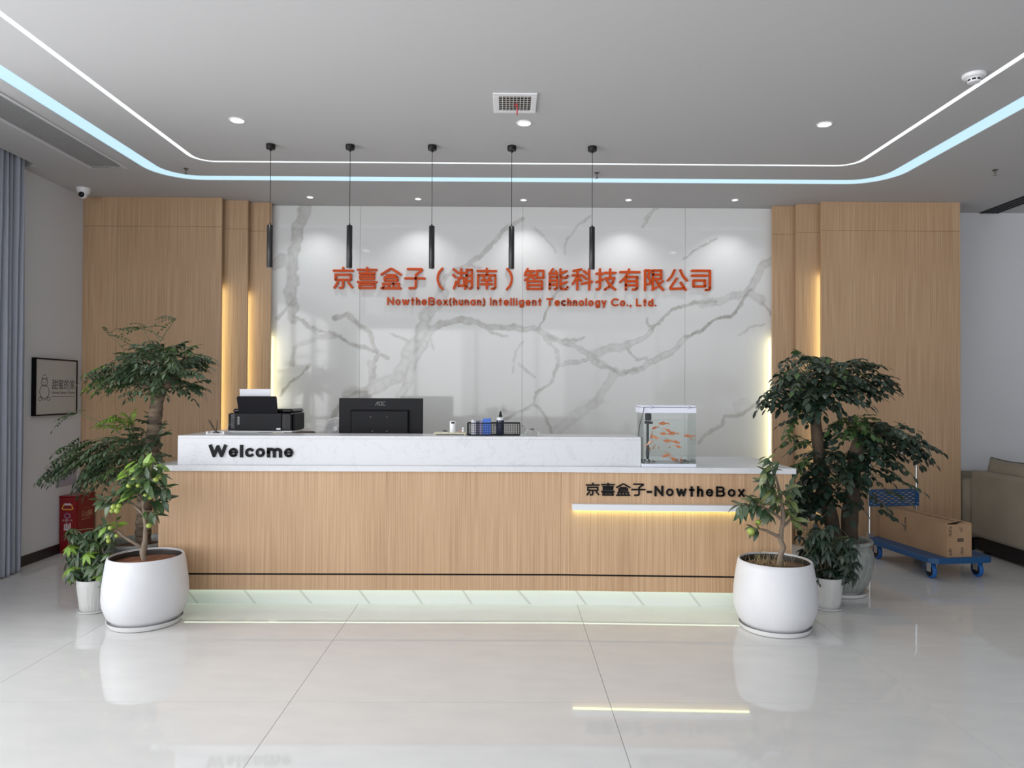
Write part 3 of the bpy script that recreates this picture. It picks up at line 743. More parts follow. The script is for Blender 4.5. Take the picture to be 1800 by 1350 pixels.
# ------------------------------------------------------------------ curtain
def curtain():
    o = thing('curtain', 'floor-length grey pleated curtain at the left edge', 'curtain', (-3.91, 4.9, 0))
    ys = np.arange(4.05, 5.755, .0055); zs_ = [0.008, .04, .3, 1.0, 1.8, 2.5, 2.87, 2.90, 3.1, 3.3, 3.40]
    vs = []; fs = []
    for zi, z in enumerate(zs_):
        q = z/3.4
        for y in ys:
            ph = y*2*PI/.064
            amp = .032*(1-.25*q); x = -3.905 + amp*math.sin(ph+.6*math.sin(y*9)+.25*math.sin(z*1.7+y*3)) + .008*math.sin(ph*.37+z)
            if z >= 2.9: x += .004*math.sin(ph*2.1+1)
            if abs(z-2.87) < .001: x += .004
            yy = y + .012*math.sin(ph*.5+z*.8)*(1-q)
            vs.append((x, min(yy, 5.775), z))
    n = len(ys)
    for k in range(len(zs_)-1):
        for i in range(n-1): fs.append((k*n+i, k*n+i+1, k*n+n+i+1, k*n+n+i))
    cm = mat('grey_curtain_cloth', (.31, .325, .385), .9, noise=(2.2, (.36, .375, .44), (1, 1, .2)), bump=(400, .12, (1, 1, .3)), sheen=.1)
    ob = MB().add(vs, fs).build('cloth', cm, o, 80)
    sm = ob.modifiers.new('thick', 'SOLIDIFY'); sm.thickness = .002
    MB().box(-3.93, -3.88, 4.0, 5.79, 3.405, 3.42-.008).build('rail', WHITEP, o)
curtain()

# ------------------------------------------------------------------ left wall: framed sign, notice and fire cabinet
def text_mesh(s, size, name, m, parent, mat4, extr=.0006, bold=0):
    cu = bpy.data.curves.new('t', 'FONT'); cu.body = s; cu.size = size; cu.extrude = extr; cu.offset = bold
    cu.align_x = 'LEFT'; cu.resolution_u = 3
    t = bpy.data.objects.new('t', cu); C.objects.link(t)
    dg = bpy.context.evaluated_depsgraph_get(); me = bpy.data.meshes.new_from_object(t.evaluated_get(dg))
    bpy.data.objects.remove(t); me.transform(mat4)
    off = Vector(parent['_o']); me.transform(Matrix.Translation(-off)); me.materials.clear(); me.materials.append(m); me.name = name
    o = bpy.data.objects.new(name, me); C.objects.link(o); o.parent = parent; return o
def text_fit(s, width, height, org, kind, name, m, parent, bold=0):
    """text scaled to width x height with its lower left corner at org"""
    cu = bpy.data.curves.new('t', 'FONT'); cu.body = s; cu.size = 1; cu.extrude = 0; cu.offset = bold; cu.resolution_u = 3
    t = bpy.data.objects.new('t', cu); C.objects.link(t)
    dg = bpy.context.evaluated_depsgraph_get(); me = bpy.data.meshes.new_from_object(t.evaluated_get(dg)); bpy.data.objects.remove(t)
    co_ = [v.co.copy() for v in me.vertices]
    mx, Mx = min(v.x for v in co_), max(v.x for v in co_); my, My = min(v.y for v in co_), max(v.y for v in co_)
    fn = facing(org, kind); off = Vector(parent['_o'])
    for v, c0 in zip(me.vertices, co_):
        v.co = Vector(fn((c0.x-mx)/(Mx-mx)*width, (c0.y-my)/(My-my)*height, .0008)) - off
    me.materials.clear(); me.materials.append(m); me.name = name
    o = bpy.data.objects.new(name, me); C.objects.link(o); o.parent = parent; return o
ya, yb = 6.0, 6.585; z0, z1 = 1.238, 1.733
fr = thing('framed_sign', 'square framed print with Chinese words Home Sweet Home on left wall', 'picture', (XL, (ya+yb)/2, z0))
t = .012; x1 = XL+.036
MB().box(XL, x1, ya, ya+t, z0, z1).box(XL, x1, yb-t, yb, z0, z1).box(XL, x1, ya+t, yb-t, z0, z0+t).box(XL, x1, ya+t, yb-t, z1-t, z1).build('frame', SIGNB, fr)
MB().box(XL+.001, XL+.030, ya+t, yb-t, z0+t, z1-t).build('print', mat('cream_print', (.50, .485, .455), .6), fr)
INK = mat('print_ink', (.03, .03, .03), .6)
pf = XL+.030
def on_print(px, py): q = at(px, py, X=pf); return q.y, q.z
y0_, zc = on_print(91.5, 684.5); y1_, _ = on_print(131.5, 684.5)
text_fit('甜蜜的家', y1_-y0_, .088, (pf, y0_, on_print(91.5, 684.5)[1]), 'side', 'lettering', INK, fr)
text_fit('Home Sweet Home', y1_-y0_, .028, (pf, y0_, on_print(91.5, 692.5)[1]), 'side', 'lettering', INK, fr)
zz = on_print(110, 697)[1]; MB().box(pf, pf+.001, y0_, y1_, zz-.002, zz+.002).build('underline', INK, fr)
def ink(lines, w):
    m = MB(); fn = facing((pf, 0, 0), 'side')
    strokes(m, lines, fn, w, 1, 1, .0002, .0010); return m
yc, zc = on_print(78, 687)
doodle = [arc(yc, zc-.008, .062, .058, 0, 360, 18), arc(yc, zc+.072, .040, .032, 0, 360, 14),
          [(yc-.034, zc+.090), (yc-.030, zc+.118), (yc-.012, zc+.104)], [(yc+.034, zc+.090), (yc+.030, zc+.118), (yc+.012, zc+.104)],
          [(yc-.02, zc+.13), (yc, zc+.14), (yc+.02, zc+.13)], arc(yc-.055, zc-.068, .020, .016, 0, 360, 10), arc(yc+.055, zc-.068, .020, .016, 0, 360, 10),
          [(yc-.018, zc-.075), (yc, zc-.080), (yc+.018, zc-.075)], [(yc-.01, zc+.07), (yc-.01, zc+.075)], [(yc+.01, zc+.07), (yc+.01, zc+.075)]]
ink(doodle, .0042).build('drawing', INK, fr, recalc=True)
# small grey notice plate
a, b = at(98, 823, X=XL), at(134, 823, X=XL); zt1 = at(98, 823, X=XL).z; zb1 = at(98, 858, X=XL).z
o = thing('notice_plate', 'blank-looking pale grey notice sheet on left wall above the red cabinet', 'notice', (XL, (a.y+b.y)/2, zb1))
MB().box(XL, XL+.003, a.y, b.y, zb1, zt1).build('sheet', mat('grey_sheet', (.36, .35, .42), .5), o)
m = MB()
for k in range(7): m.box(XL+.003, XL+.0034, a.y+.03, b.y-.05-(k % 3)*.03, zt1-.035-k*.016, zt1-.038-k*.016)
m.build('small_print', mat('faint_ink', (.26, .25, .31), .6), o)
# fire extinguisher cabinet
RED = mat('red_enamel', (.21, .006, .010), .25, bump=(30, .02))
y0, y1, xw, zt2 = 6.39, 6.67, XL+.155, .50
o = thing('extinguisher_cabinet', 'red metal fire extinguisher cabinet on the floor in the left corner', 'cabinet', (XL+.08, 6.53, 0))
MB().box(XL+.002, xw, y0, y1, 0, zt2, .004).build('body', RED, o)
MB().box(XL+.001, xw+.004, y0-.004, y1+.004, zt2, zt2+.012, .002).build('lid', RED, o)
MB().box(xw, xw+.004, y0+.012, y1-.012, .03, zt2-.03, .0015).build('door', RED, o)
MB().box(XL+.02, xw-.018, y0-.003, y0, .02, zt2-.03, .001).build('front_plate', RED, o)
GOLD = mat('gold_print', (.62, .36, .20), .5); WPR = mat('white_print', (.55, .48, .50), .5); YEL = mat('yellow_print', (.75, .42, .05), .5)
text_fit('灭火器箱', .165, .056, (xw+.004, y0+.075, .305), 'side', 'lettering', GOLD, o)
strokes(MB(), [[(y0+.09, .375), (y0+.10, .382)], [(y0+.135, .385), (y0+.14, .395)], [(y0+.18, .382), (y0+.19, .375)], [(y0+.08, .288), (y0+.21, .288)]], facing((xw+.004, 0, 0), 'side'), .004, 1, 1, .0001, .001).build('ornament', GOLD, o, recalc=True)
ff = facing((XL, y0-.003, 0))
strokes(MB(), [[(.030, .400), (.046, .435), (.112, .435), (.128, .400), (.118, .392), (.040, .392), (.030, .400)]], ff, .008, 1, 1, 0, .001).build('emblem', YEL, o, recalc=True)
MB().box(XL+.050, XL+.108, y0-.0042, y0-.003, .428, .446).build('label_bar', WPR, o)
strokes(MB(), [arc(.078, .335, .024, .020, 0, 360, 14)], ff, .006, 1, 1, 0, .001).build('round_mark', mat('lilac_print', (.32, .28, .50), .5), o, recalc=True)
text_fit('火警119', .09, .020, (XL+.033, y0-.003, .285), 'front', 'lettering', WPR, o)
m = MB()
for k in range(4): m.box(XL+.050+.016*k, XL+.061+.016*k, y0-.0042, y0-.003, .225, .272 if k % 2 else .262)
m.box(XL+.048, XL+.112, y0-.0042, y0-.003, .205, .222); m.build('instruction_marks', WPR, o)

# ------------------------------------------------------------------ plants
def leaf_mesh(name, w, m, fold=.12, droop=.18, wide=.42, tip=.9, rows=5):
    """one unit-long leaf along +Y with a folded midrib and a drooping tip"""
    vs = []; fs = []
    for i in range(rows+1):
        t = i/rows
        p = (math.sin(PI*min(t/(2*wide), .5)) if t < wide else math.cos(PI/2*(t-wide)/(1-wide))**tip)
        h = w/2*max(p, 0); z = -droop*t*t
        if i == 0: h = w*.05
        if i == rows: vs.append((0, 1, z)); break
        vs += [(-h, t, z+fold*h), (0, t, z), (h, t, z+fold*h)]
    for i in range(rows-1):
        k = i*3; fs += [(k, k+1, k+4, k+3), (k+1, k+2, k+5, k+4)]
    k = (rows-1)*3; e = len(vs)-1; fs += [(k, k+1, e), (k+1, k+2, e)]
    me = bpy.data.meshes.new(name); me.from_pydata(vs, [], fs); me.materials.append(m)
    me.polygons.foreach_set('use_smooth', [True]*len(fs)); return me
def frame(t, up, L):
    t = t.normalized(); s = t.cross(up)
    if s.length < .05: s = t.cross(Vector((1, 0, .2)))
    s.normalize(); n = s.cross(t)
    return s*L, t*L, n*L
class Plant:
    def __init__(s, root, meshes):
        s.root = root; s.meshes = meshes; s.leaves = []; s.wood = MB(); s.twigs = MB()
    def leaf(s, p, t, up, L, k=None):
        if -2.43 < p.x < 1.98 and p.y > 4.68 and p.z < 1.0: return      # keep clear of the desk
        if p.x > -2.30 and p.x < 1 and p.y > 4.76 and p.z < 1.2: return
        a, b, c = frame(t, up, L); s.leaves.append((p, a, b, c, k if k is not None else R.randrange(len(s.meshes))))
    def finish(s, cap, bark, twigm, smooth=50):
        s.leaves.sort(key=lambda q: -(q[2].length*1.0/(q[0].y)))
        # leaves that show largest become single parts, the rest one piece of foliage
        off = Vector(s.root['_o'])
        for p, a, b, c, k in s.leaves[:cap]:
            o = bpy.data.objects.new('leaf', s.meshes[k]); C.objects.link(o); o.parent = s.root
            m = Matrix((a, b, c)).transposed().to_4x4(); m.translation = p-off; o.matrix_local = m
        rest = s.leaves[cap:]
        if rest:
            vs = []; fs = []; mi = []
            for p, a, b, c, k in rest:
                me = s.meshes[k]; n0 = len(vs)
                for v in me.vertices: vs.append(tuple(p-off+a*v.co.x+b*v.co.y+c*v.co.z))
                for f in me.polygons: fs.append(tuple(n0+i for i in f.vertices)); mi.append(k)
            me = bpy.data.meshes.new('foliage'); me.from_pydata(vs, [], fs)
            for q in s.meshes: me.materials.append(q.materials[0])
            me.polygons.foreach_set('material_index', mi); me.polygons.foreach_set('use_smooth', [True]*len(fs))
            o = bpy.data.objects.new('foliage', me); C.objects.link(o); o.parent = s.root; o['kind'] = 'stuff'
        if s.wood.v: s.wood.build('trunk', bark, s.root, smooth)
        if s.twigs.v: s.twigs.build('twigs', twigm, s.root, smooth)['kind'] = 'stuff'
def curve(a, b, sag=0, n=6, wob=0):
    a, b = Vector(a), Vector(b); out = []
    for i in range(n+1):
        t = i/n; p = a.lerp(b, t); p.z += sag*4*t*(1-t)
        if 0 < i < n and wob: p += Vector((R.uniform(-wob, wob), R.uniform(-wob, wob), R.uniform(-wob, wob)))
        out.append(p)
    return out
def pinnate(pl, p, d, L, pairs, ll, droop=.5, k=None):
    """compound leaf: leaflets in pairs along a drooping stalk"""
    d = d.normalized(); pts = []
    for i in range(pairs+2):
        t = i/(pairs+1); pts.append(p + d*(L*t) + Vector((0, 0, -droop*L*t*t*.8)))
    pl.twigs.tube([pts[0], pts[len(pts)//2], pts[-1]], [.0018, .0014, .0008], 4)
    side = d.cross(Vector((0, 0, 1))); side = side.normalized() if side.length > .05 else Vector((1, 0, 0))
    up = side.cross(d)
    for i in range(1, pairs+1):
        if R.random() < .07: continue
        q = pts[i]; tg = (pts[i+1]-pts[i-1]).normalized()
        for sgn in (-1, 1):
            t = tg*R.uniform(.45, .8) + side*sgn + Vector((0, 0, R.uniform(-.65, .05)))
            pl.leaf(q, t, up+Vector((R.uniform(-.4, .4), R.uniform(-.6, .2), R.uniform(-.1, .4))), ll*R.uniform(.75, 1.15), k)
    pl.leaf(pts[-1], pts[-1]-pts[-2], up, ll*1.1, k)
def palmate(pl, p, d, pet, n, ll, k=None):
    d = d.normalized(); c = p + d*pet + Vector((0, 0, -.1*pet)); pl.twigs.tube([p, (p+c)/2+Vector((0, 0, .1*pet)), c], [.0018, .0015, .0012], 4)
    ax = (d*.4+Vector((R.uniform(-.2, .2), -.25, .85))).normalized(); s = ax.cross(Vector((.1, 1, 0))).normalized(); u = s.cross(ax)
    a0 = R.uniform(0, 6.28)
    for i in range(n):
        a = a0 + i*2*PI/n; t = s*math.cos(a)+u*math.sin(a)-ax*R.uniform(.25, .55)
        pl.leaf(c, t, ax, ll*R.uniform(.8, 1.1), k)
def bark_mat(name, c1, c2, sc):
    return mat(name, c1, .85, noise=(9, c2, sc), bump=(20, .9, sc))
LEAFD = mat('leaf_dark_green', (.030, .060, .030), .30, noise=(16, (.048, .090, .040)))
LEAFM = mat('leaf_mid_green', (.040, .085, .026), .34, noise=(14, (.065, .115, .036)))
LEAFL = mat('leaf_light_green', (.14, .27, .028), .4, noise=(12, (.22, .36, .05)))
LEAFG = mat('leaf_grey_green', (.075, .110, .065), .30, noise=(14, (.11, .15, .085)))
LEAFY = mat('leaf_olive', (.105, .140, .045), .38, noise=(12, (.16, .19, .07)))
DARKF = mat('leaf_very_dark', (.010, .024, .016), .34, noise=(14, (.020, .042, .026)))
DARKG = mat('leaf_deep_grey_green', (.028, .046, .032), .34, noise=(14, (.045, .065, .042)))
GTWIG = mat('green_twig', (.10, .12, .055), .6); BTWIG = mat('brown_twig', (.16, .12, .08), .7)
SOIL = mat('potting_soil', (.085, .045, .026), .95, noise=(30, (.15, .085, .05)), bump=(45, .8))
def soil(root, c, r, z, m=SOIL, lift=.01):
    mb = MB(); n = 28; vs = [(c.x, c.y, z+lift)]; fs = []
    for q in (1, 2, 3):
        for i in range(n):
            a = 2*PI*i/n; vs.append((c.x+r*q/3*math.cos(a), c.y+r*q/3*math.sin(a), z+lift*(1-q/3)+R.uniform(-.004, .004)))
    for i in range(n):
        j = (i+1) % n; fs.append((0, 1+i, 1+j))
        for q in (0, 1): fs.append((1+q*n+i, 1+(q+1)*n+i, 1+(q+1)*n+j, 1+q*n+j))
    return mb.add(vs, fs).build('soil', m, root, 60)
def big_white_pot(root, c, m):
    prof = [(.150, .016), (.185, .022), (.220, .060), (.243, .120), (.250, .175), (.246, .25), (.236, .33), (.226, .395), (.220, .420), (.212, .424), (.206, .418), (.207, .37)]
    MB().lathe(prof, (c.x, c.y, 0), 56).build('pot', m, root, 50)
    MB().lathe([(.2045, .368), (.2045, .404), (.2068, .419), (.2085, .4205), (.2100, .417), (.2080, .368)], (c.x, c.y, 0), 56).build('liner', mat('dark_pot_liner', (.03, .024, .02), .5), root, 50)
    MB().lathe([(.180, .0), (.205, .004), (.218, .026), (.222, .034), (.216, .034), (.204, .014), (.16, .0145)], (c.x, c.y, 0), 56).build('saucer', mat('white_saucer', (.74, .74, .74), .35), root, 50)
def ribbed_pot(root, c, m):
    n = 144; prof = [(.074, .010), (.080, .018), (.086, .06), (.093, .12), (.099, .17), (.104, .207), (.104, .216), (.098, .217), (.096, .19)]
    vs = []; fs = []; prr = [1+R.uniform(-.012, .012) for _ in range(n)]
    for r, h in prof:
        for i in range(n):
            a = 2*PI*i/n; rr = r*(prr[i] if .01 < h < .205 and r < .1039 and h != .19 else 1); vs.append((c.x+rr*math.cos(a), c.y+rr*math.sin(a), h))
    for k in range(len(prof)-1):
        for i in range(n):
            j = (i+1) % n; fs.append((k*n+i, k*n+j, k*n+n+j, k*n+n+i))
    fs.append(tuple(range(n-1, -1, -1)))
    MB().add(vs, fs).build('pot', m, root, 30)
    MB().lathe([(.080, 0), (.092, .003), (.100, .018), (.096, .018), (.088, .009), (.07, .009)], (c.x, c.y, 0), 40).build('saucer', MATS['white_saucer'], root, 50)
    soil(root, c, .0955, .19)
def crock(root, c, m, n=96):
    prof = [(.150, .030), (.165, .034), (.188, .07), (.212, .13), (.228, .20), (.234, .26), (.228, .31), (.214, .335), (.205, .345), (.206, .355), (.226, .372), (.232, .384), (.226, .394), (.204, .394), (.198, .380), (.196, .34)]
    vs = []; fs = []
    for r, h in prof:
        for i in range(n):
            a = 2*PI*i/n; rr = r*(1+(.012 if (i % 3) == 0 else 0)) if .05 < h < .32 else r; vs.append((c.x+rr*math.cos(a), c.y+rr*math.sin(a), h))
    for k in range(len(prof)-1):
        for i in range(n):
            j = (i+1) % n; fs.append((k*n+i, k*n+j, k*n+n+j, k*n+n+i))
    fs.append(tuple(range(n-1, -1, -1)))
    MB().add(vs, fs).build('pot', m, root, 40)
    MB().lathe([(.150, 0), (.185, .004), (.200, .030), (.194, .030), (.18, .014), (.14, .0145), (.13, .029)], (c.x, c.y, 0), 48).build('saucer', MATS['white_saucer'], root, 50)
    soil(root, c, .1965, .345)
WPOT = mat('white_ceramic_pot', (.70, .705, .73), .42, noise=(5, (.665, .67, .70)))
WPOT2 = mat('white_ribbed_ceramic', (.70, .70, .70), .4, noise=(7, (.58, .58, .57), (1, 1, .25)), bump=(70, .5, (1, 1, .08)))
GCROCK = mat('grey_glazed_crock', (.24, .26, .25), .32, noise=(40, (.36, .38, .36), (1, 1, .3)), bump=(60, .3, (1, 1, .2)))

# big tree with knobbly trunk behind the left end of the desk
def tree_left():
    Y = 5.08; c = at(245, 940, Y=Y); c.z = 0; c.x = min(c.x, XD0-.245)
    t = thing('potted_tree', 'tall umbrella-like tree on ringed trunk in grey crock at the left desk end', 'potted tree', (c.x, c.y, 0), None)
    crock(t, c, GCROCK)
    ms = [leaf_mesh('leaf', .42, LEAFD), leaf_mesh('leaf', .40, LEAFG, droop=.3), leaf_mesh('leaf', .46, LEAFM), leaf_mesh('leaf', .38, LEAFL, droop=.25)]
    pl = Plant(t, ms)
    P = lambda px, py, dy=0: at(px, py, Y=Y+dy)
    tr = [P(251, 948), P(253, 900), P(257, 850), P(266, 800), P(271, 750), P(276, 705), P(283, 670)]
    tr[0].z = .342
    # knobbly ringed trunk
    pts = []; rad = []
    for a, b in zip(tr[:-1], tr[1:]):
        for k in range(7):
            pts.append(a.lerp(b, k/7)); rad.append((.056 if k % 2 else .050)*(1-.16*len(pts)/42))
    pl.wood.tube(pts, rad, 14)
    pl.wood.tube(curve(P(283, 672), P(262, 620, .05), 0, 4, .01), [.03, .024, .02, .015, .010], 8)
    pl.wood.tube(curve(P(281, 690), P(330, 640, -.05), 0, 4, .01), [.03, .022, .016, .012, .007], 8)
    pl.wood.tube(curve(P(279, 690), P(205, 650, .0), 0, 4, .01), [.03, .022, .016, .012, .007], 8)
    pl.wood.tube(curve(P(268, 800), P(215, 770, -.08), 0, 4, .01), [.02, .018, .014, .010, .006], 8)
    pl.wood.tube(curve(P(215, 772, -.08), P(140, 795, -.12), .03, 4, .01), [.008, .007, .006, .005, .004], 6)
    def clump(cx, cy, rx, ry, n, ll, L, kk, hub, drp=.45, pairs=6, rz=None, bias=(0, 0)):
        h = P(*hub)
        for i in range(n):
            a = R.uniform(0, 2*PI); q = math.sqrt(R.random())
            o = P(cx+rx*q*math.cos(a), cy+ry*(q*math.sin(a)+R.uniform(-.2, .2)), R.uniform(-1, 1)*(rz or rx*Y/F)*.8)
            d = (o-h); d.z *= .3; d = d.normalized() + Vector((R.uniform(-.7, .7)+bias[0], R.uniform(-.8, .6), R.uniform(-.45, .45)+bias[1]))
            if i % 4 == 0: pl.twigs.tube(curve(h, o, .02, 4, .006), [.0045, .004, .0035, .003, .002], 5)
            pinnate(pl, o - d.normalized()*L*.4, d, L, pairs, ll, drp, R.choice(kk))
    D4 = [0, 0, 1, 1, 1, 2]
    clump(280, 632, 52, 34, 92, .050, .20, D4, (281, 680), rz=.28)
    clump(245, 662, 48, 28, 58, .047, .19, D4, (280, 690), .5, rz=.25)
    clump(320, 655, 36, 26, 38, .050, .19, [0, 0, 1], (283, 685), .4, rz=.2)
    clump(190, 655, 30, 18, 24, .040, .17, [1, 1, 0, 3], (240, 655), .5, bias=(-.8, -.2), rz=.12)
    clump(350, 630, 16, 9, 9, .046, .16, [0, 0], (310, 640), .3, bias=(.9, 0), rz=.08)
    for (x0, y0, x1, y1) in ((282, 600, 260, 575), (282, 600, 310, 560), (215, 612, 190, 588), (262, 600, 250, 578)):
        a = P(x0, y0, -.05); b = P(x1, y1, -.05); pl.twigs.tube(curve(a, b, .01, 4), [.004, .003, .003, .002, .002], 5)
        for k in range(4): pinnate(pl, b, Vector((R.uniform(-1, 1), R.uniform(-.4, .3), R.uniform(-.1, .4))), .15, 6, .022, .5, R.choice([1, 2, 2]))
    clump(225, 800, 64, 36, 92, .047, .20, [1, 1, 0, 2], (255, 800), .5, rz=.26)
    clump(262, 770, 24, 28, 22, .052, .16, [0, 1], (270, 790), .4, rz=.12)
    clump(150, 790, 36, 18, 32, .042, .18, [1, 1, 2], (215, 772), .6, bias=(-.8, -.3), rz=.12)
    clump(110, 818, 24, 11, 14, .042, .17, [1, 1, 0], (150, 795), .6, bias=(-.9, -.4), rz=.06)
    clump(205, 740, 36, 10, 20, .036, .13, [3], (235, 770), .35, rz=.1, pairs=6)
    clump(165, 830, 30, 16, 18, .045, .16, [1, 0], (205, 800), .6, bias=(-.5, -.4), rz=.08)
    a, b = P(215, 765, -.08), P(118, 722, -.1); pl.twigs.tube(curve(a, b, .02, 5), [.004, .0035, .003, .003, .0025, .002], 5)
    for x, y in ((150, 722), (135, 728), (120, 732)):
        pinnate(pl, P(x, y, -.1), Vector((-.8, R.uniform(-.4, .2), R.uniform(-.4, .2))), .13, 6, .026, .6, R.choice([1, 2]))
    pl.finish(300, bark_mat('ringed_bark', (.055, .038, .027), (.21, .155, .105), (1, 1, 5)), GTWIG)
tree_left()

# the two-trunk tree at the right end
def tree_right():
    Y = 5.22; c = at(1474, 950, Y=Y); c.z = 0
    t = thing('potted_tree', 'tall dark leafy tree with two thick trunks in grey crock, right of desk', 'potted tree', (c.x, c.y, 0))
    crock(t, c, GCROCK)
    ms = [leaf_mesh('leaf', .60, DARKF, wide=.45), leaf_mesh('leaf', .56, DARKG, droop=.25, wide=.45), leaf_mesh('leaf', .54, LEAFM, wide=.45)]
    pl = Plant(t, ms); P = lambda px, py, dy=0: at(px, py, Y=Y+dy)
    def trunk(pts, r0, r1):
        out = []
        for a, b in zip(pts[:-1], pts[1:]): out += [a.lerp(b, k/4) for k in range(4)]
        out.append(pts[-1]); n = len(out)
        pl.wood.tube(out, [(r0+(r1-r0)*i/(n-1))*(1+.05*math.sin(i*2.3)) for i in range(n)], 14)
    b0 = P(1470, 948); b0.z = .342; b1 = P(1492, 948, .03); b1.z = .342
    trunk([b0, P(1458, 900), P(1445, 860), P(1440, 800), P(1434, 745), P(1430, 690)], .055, .036)
    trunk([b1, P(1494, 900), P(1499, 860), P(1502, 810), P(1508, 775)], .062, .042)
    pl.wood.tube(curve(P(1430, 700), P(1400, 655, -.05), 0, 4, .01), [.03, .024, .018, .012, .006], 8)
    pl.wood.tube(curve(P(1430, 700), P(1490, 660, .05), .02, 4, .01), [.03, .022, .015, .010, .005], 8)
    pl.wood.tube(curve(P(1430, 700), P(1440, 640, .0), 0, 4, .01), [.03, .022, .016, .012, .006], 8)
    pl.wood.tube(curve(P(1508, 780), P(1560, 765, -.05), .02, 4, .01), [.03, .02, .015, .010, .005], 8)
    pl.wood.tube(curve(P(1508, 780), P(1490, 750, -.05), .02, 4, .01), [.03, .02, .015, .010, .005], 8)
    def clump(cx, cy, rx, ry, n, ll, L, kk, hub, drp=.5, pairs=4, rz=.2, bias=(0, 0)):
        h = P(*hub)
        for i in range(n):
            a = R.uniform(0, 2*PI); q = math.sqrt(R.random())
            o = P(cx+rx*q*math.cos(a), cy+ry*(q*math.sin(a)+R.uniform(-.2, .2)), R.uniform(-1, 1)*rz)
            d = (o-h); d.z *= .3; d = d.normalized() + Vector((R.uniform(-.7, .7)+bias[0], R.uniform(-.9, .5), R.uniform(-.5, .45)+bias[1]))
            if i % 3 == 0: pl.twigs.tube(curve(h, o, .02, 4, .006), [.0045, .004, .0035, .003, .002], 5)
            pinnate(pl, o - d.normalized()*L*.4, d, L, pairs, ll, drp, R.choice(kk))
    K = [0, 0, 0, 1, 1]
    clump(1432, 650, 52, 32, 62, .060, .20, [0, 1, 2, 1], (1430, 690), rz=.22)
    clump(1455, 680, 60, 34, 66, .064, .20, K, (1432, 700), .5, rz=.25)
    clump(1395, 680, 32, 26, 26, .058, .18, K, (1430, 690), .5, rz=.12)
    clump(1352, 692, 18, 12, 8, .052, .16, K, (1400, 680), .6, bias=(-.9, -.3), rz=.06)
    clump(1520, 668, 40, 18, 30, .054, .18, K, (1470, 670), .45, bias=(.6, .1), rz=.12)
    clump(1505, 640, 30, 12, 13, .048, .16, [1, 1], (1460, 655), .3, bias=(.7, .2), rz=.1)
    clump(1405, 720, 28, 24, 22, .048, .16, [1, 2, 0], (1432, 735), .6, rz=.12)
    clump(1500, 750, 38, 22, 36, .056, .18, [2, 2, 0, 2], (1506, 775), .5, rz=.16)
    clump(1555, 762, 48, 26, 52, .060, .20, K, (1515, 778), .5, rz=.18)
    clump(1608, 778, 24, 18, 16, .058, .17, K, (1570, 770), .5, bias=(.8, -.2), rz=.08)
    clump(1410, 790, 26, 30, 16, .052, .17, [1, 2], (1440, 800), .5, bias=(-.8, 0), rz=.1)
    clump(1470, 830, 44, 48, 60, .064, .19, [0, 0, 1], (1475, 850), .6, rz=.16)
    clump(1530, 810, 34, 30, 20, .064, .19, K, (1505, 810), .5, rz=.12)
    clump(1430, 865, 28, 30, 26, .062, .16, K, (1448, 870), .6, rz=.1)
    for x, y, a in ((1560, 838, .1), (1575, 862, -.2), (1545, 872, -.3), (1590, 812, -.4), (1600, 850, -.1), (1560, 895, -.3)):
        s_ = P(1505, 845, -.12); e_ = P(x-22, y-4, -.2); pl.twigs.tube(curve(s_, e_, .03, 4), [.003, .0028, .0025, .002, .0018], 5)
        pinnate(pl, e_, Vector((1, R.uniform(-.2, .2), a)), .17, 3, .066, .4, R.choice([0, 1]))
    pl.finish(300, bark_mat('dark_bark', (.028, .019, .013), (.085, .058, .037), (1, 1, .6)), GTWIG)
tree_right()

# two fruit trees in large white pots
def simple_branch(pl, p0, p1, r0, nl, ll, kk, droop=.7, sag=0):
    pts = curve(p0, p1, sag, 5, .008); pl.twigs.tube(pts, [r0*(1-.14*i) for i in range(6)], 6)
    nl = int(nl*1.45)
    for i in range(nl):
        t = .2+.85*i/nl; j = min(int(t*5), 4); q = pts[j].lerp(pts[j+1], min(max(t*5-j, 0), 1)); ax = (pts[-1]-pts[0]).normalized()
        a = i*2.4+R.uniform(-.4, .4); s = ax.cross(Vector((0, .3, 1))).normalized(); u = s.cross(ax)
        d = (s*math.cos(a)+u*math.sin(a))*1.0 + ax*.7 + Vector((0, 0, -droop*R.uniform(.3, 1)))
        pl.leaf(q, d, Vector((R.uniform(-.5, .5), -.5, 1)), ll*R.uniform(.65, 1.1), R.choice(kk))
    return pts
FRUIT = mat('green_fruit', (.24, .34, .045), .38, noise=(6, (.34, .42, .09)))
def fruit(t, p, r):
    off = Vector(t['_o'])
    MB().lathe([(.0001, -r), (r*.55, -r*.84), (r*.92, -r*.42), (r, .02*r), (r*.90, r*.46), (r*.55, r*.84), (.0001, r*.93)], p, 14).build('fruit', FRUIT, t, 80)
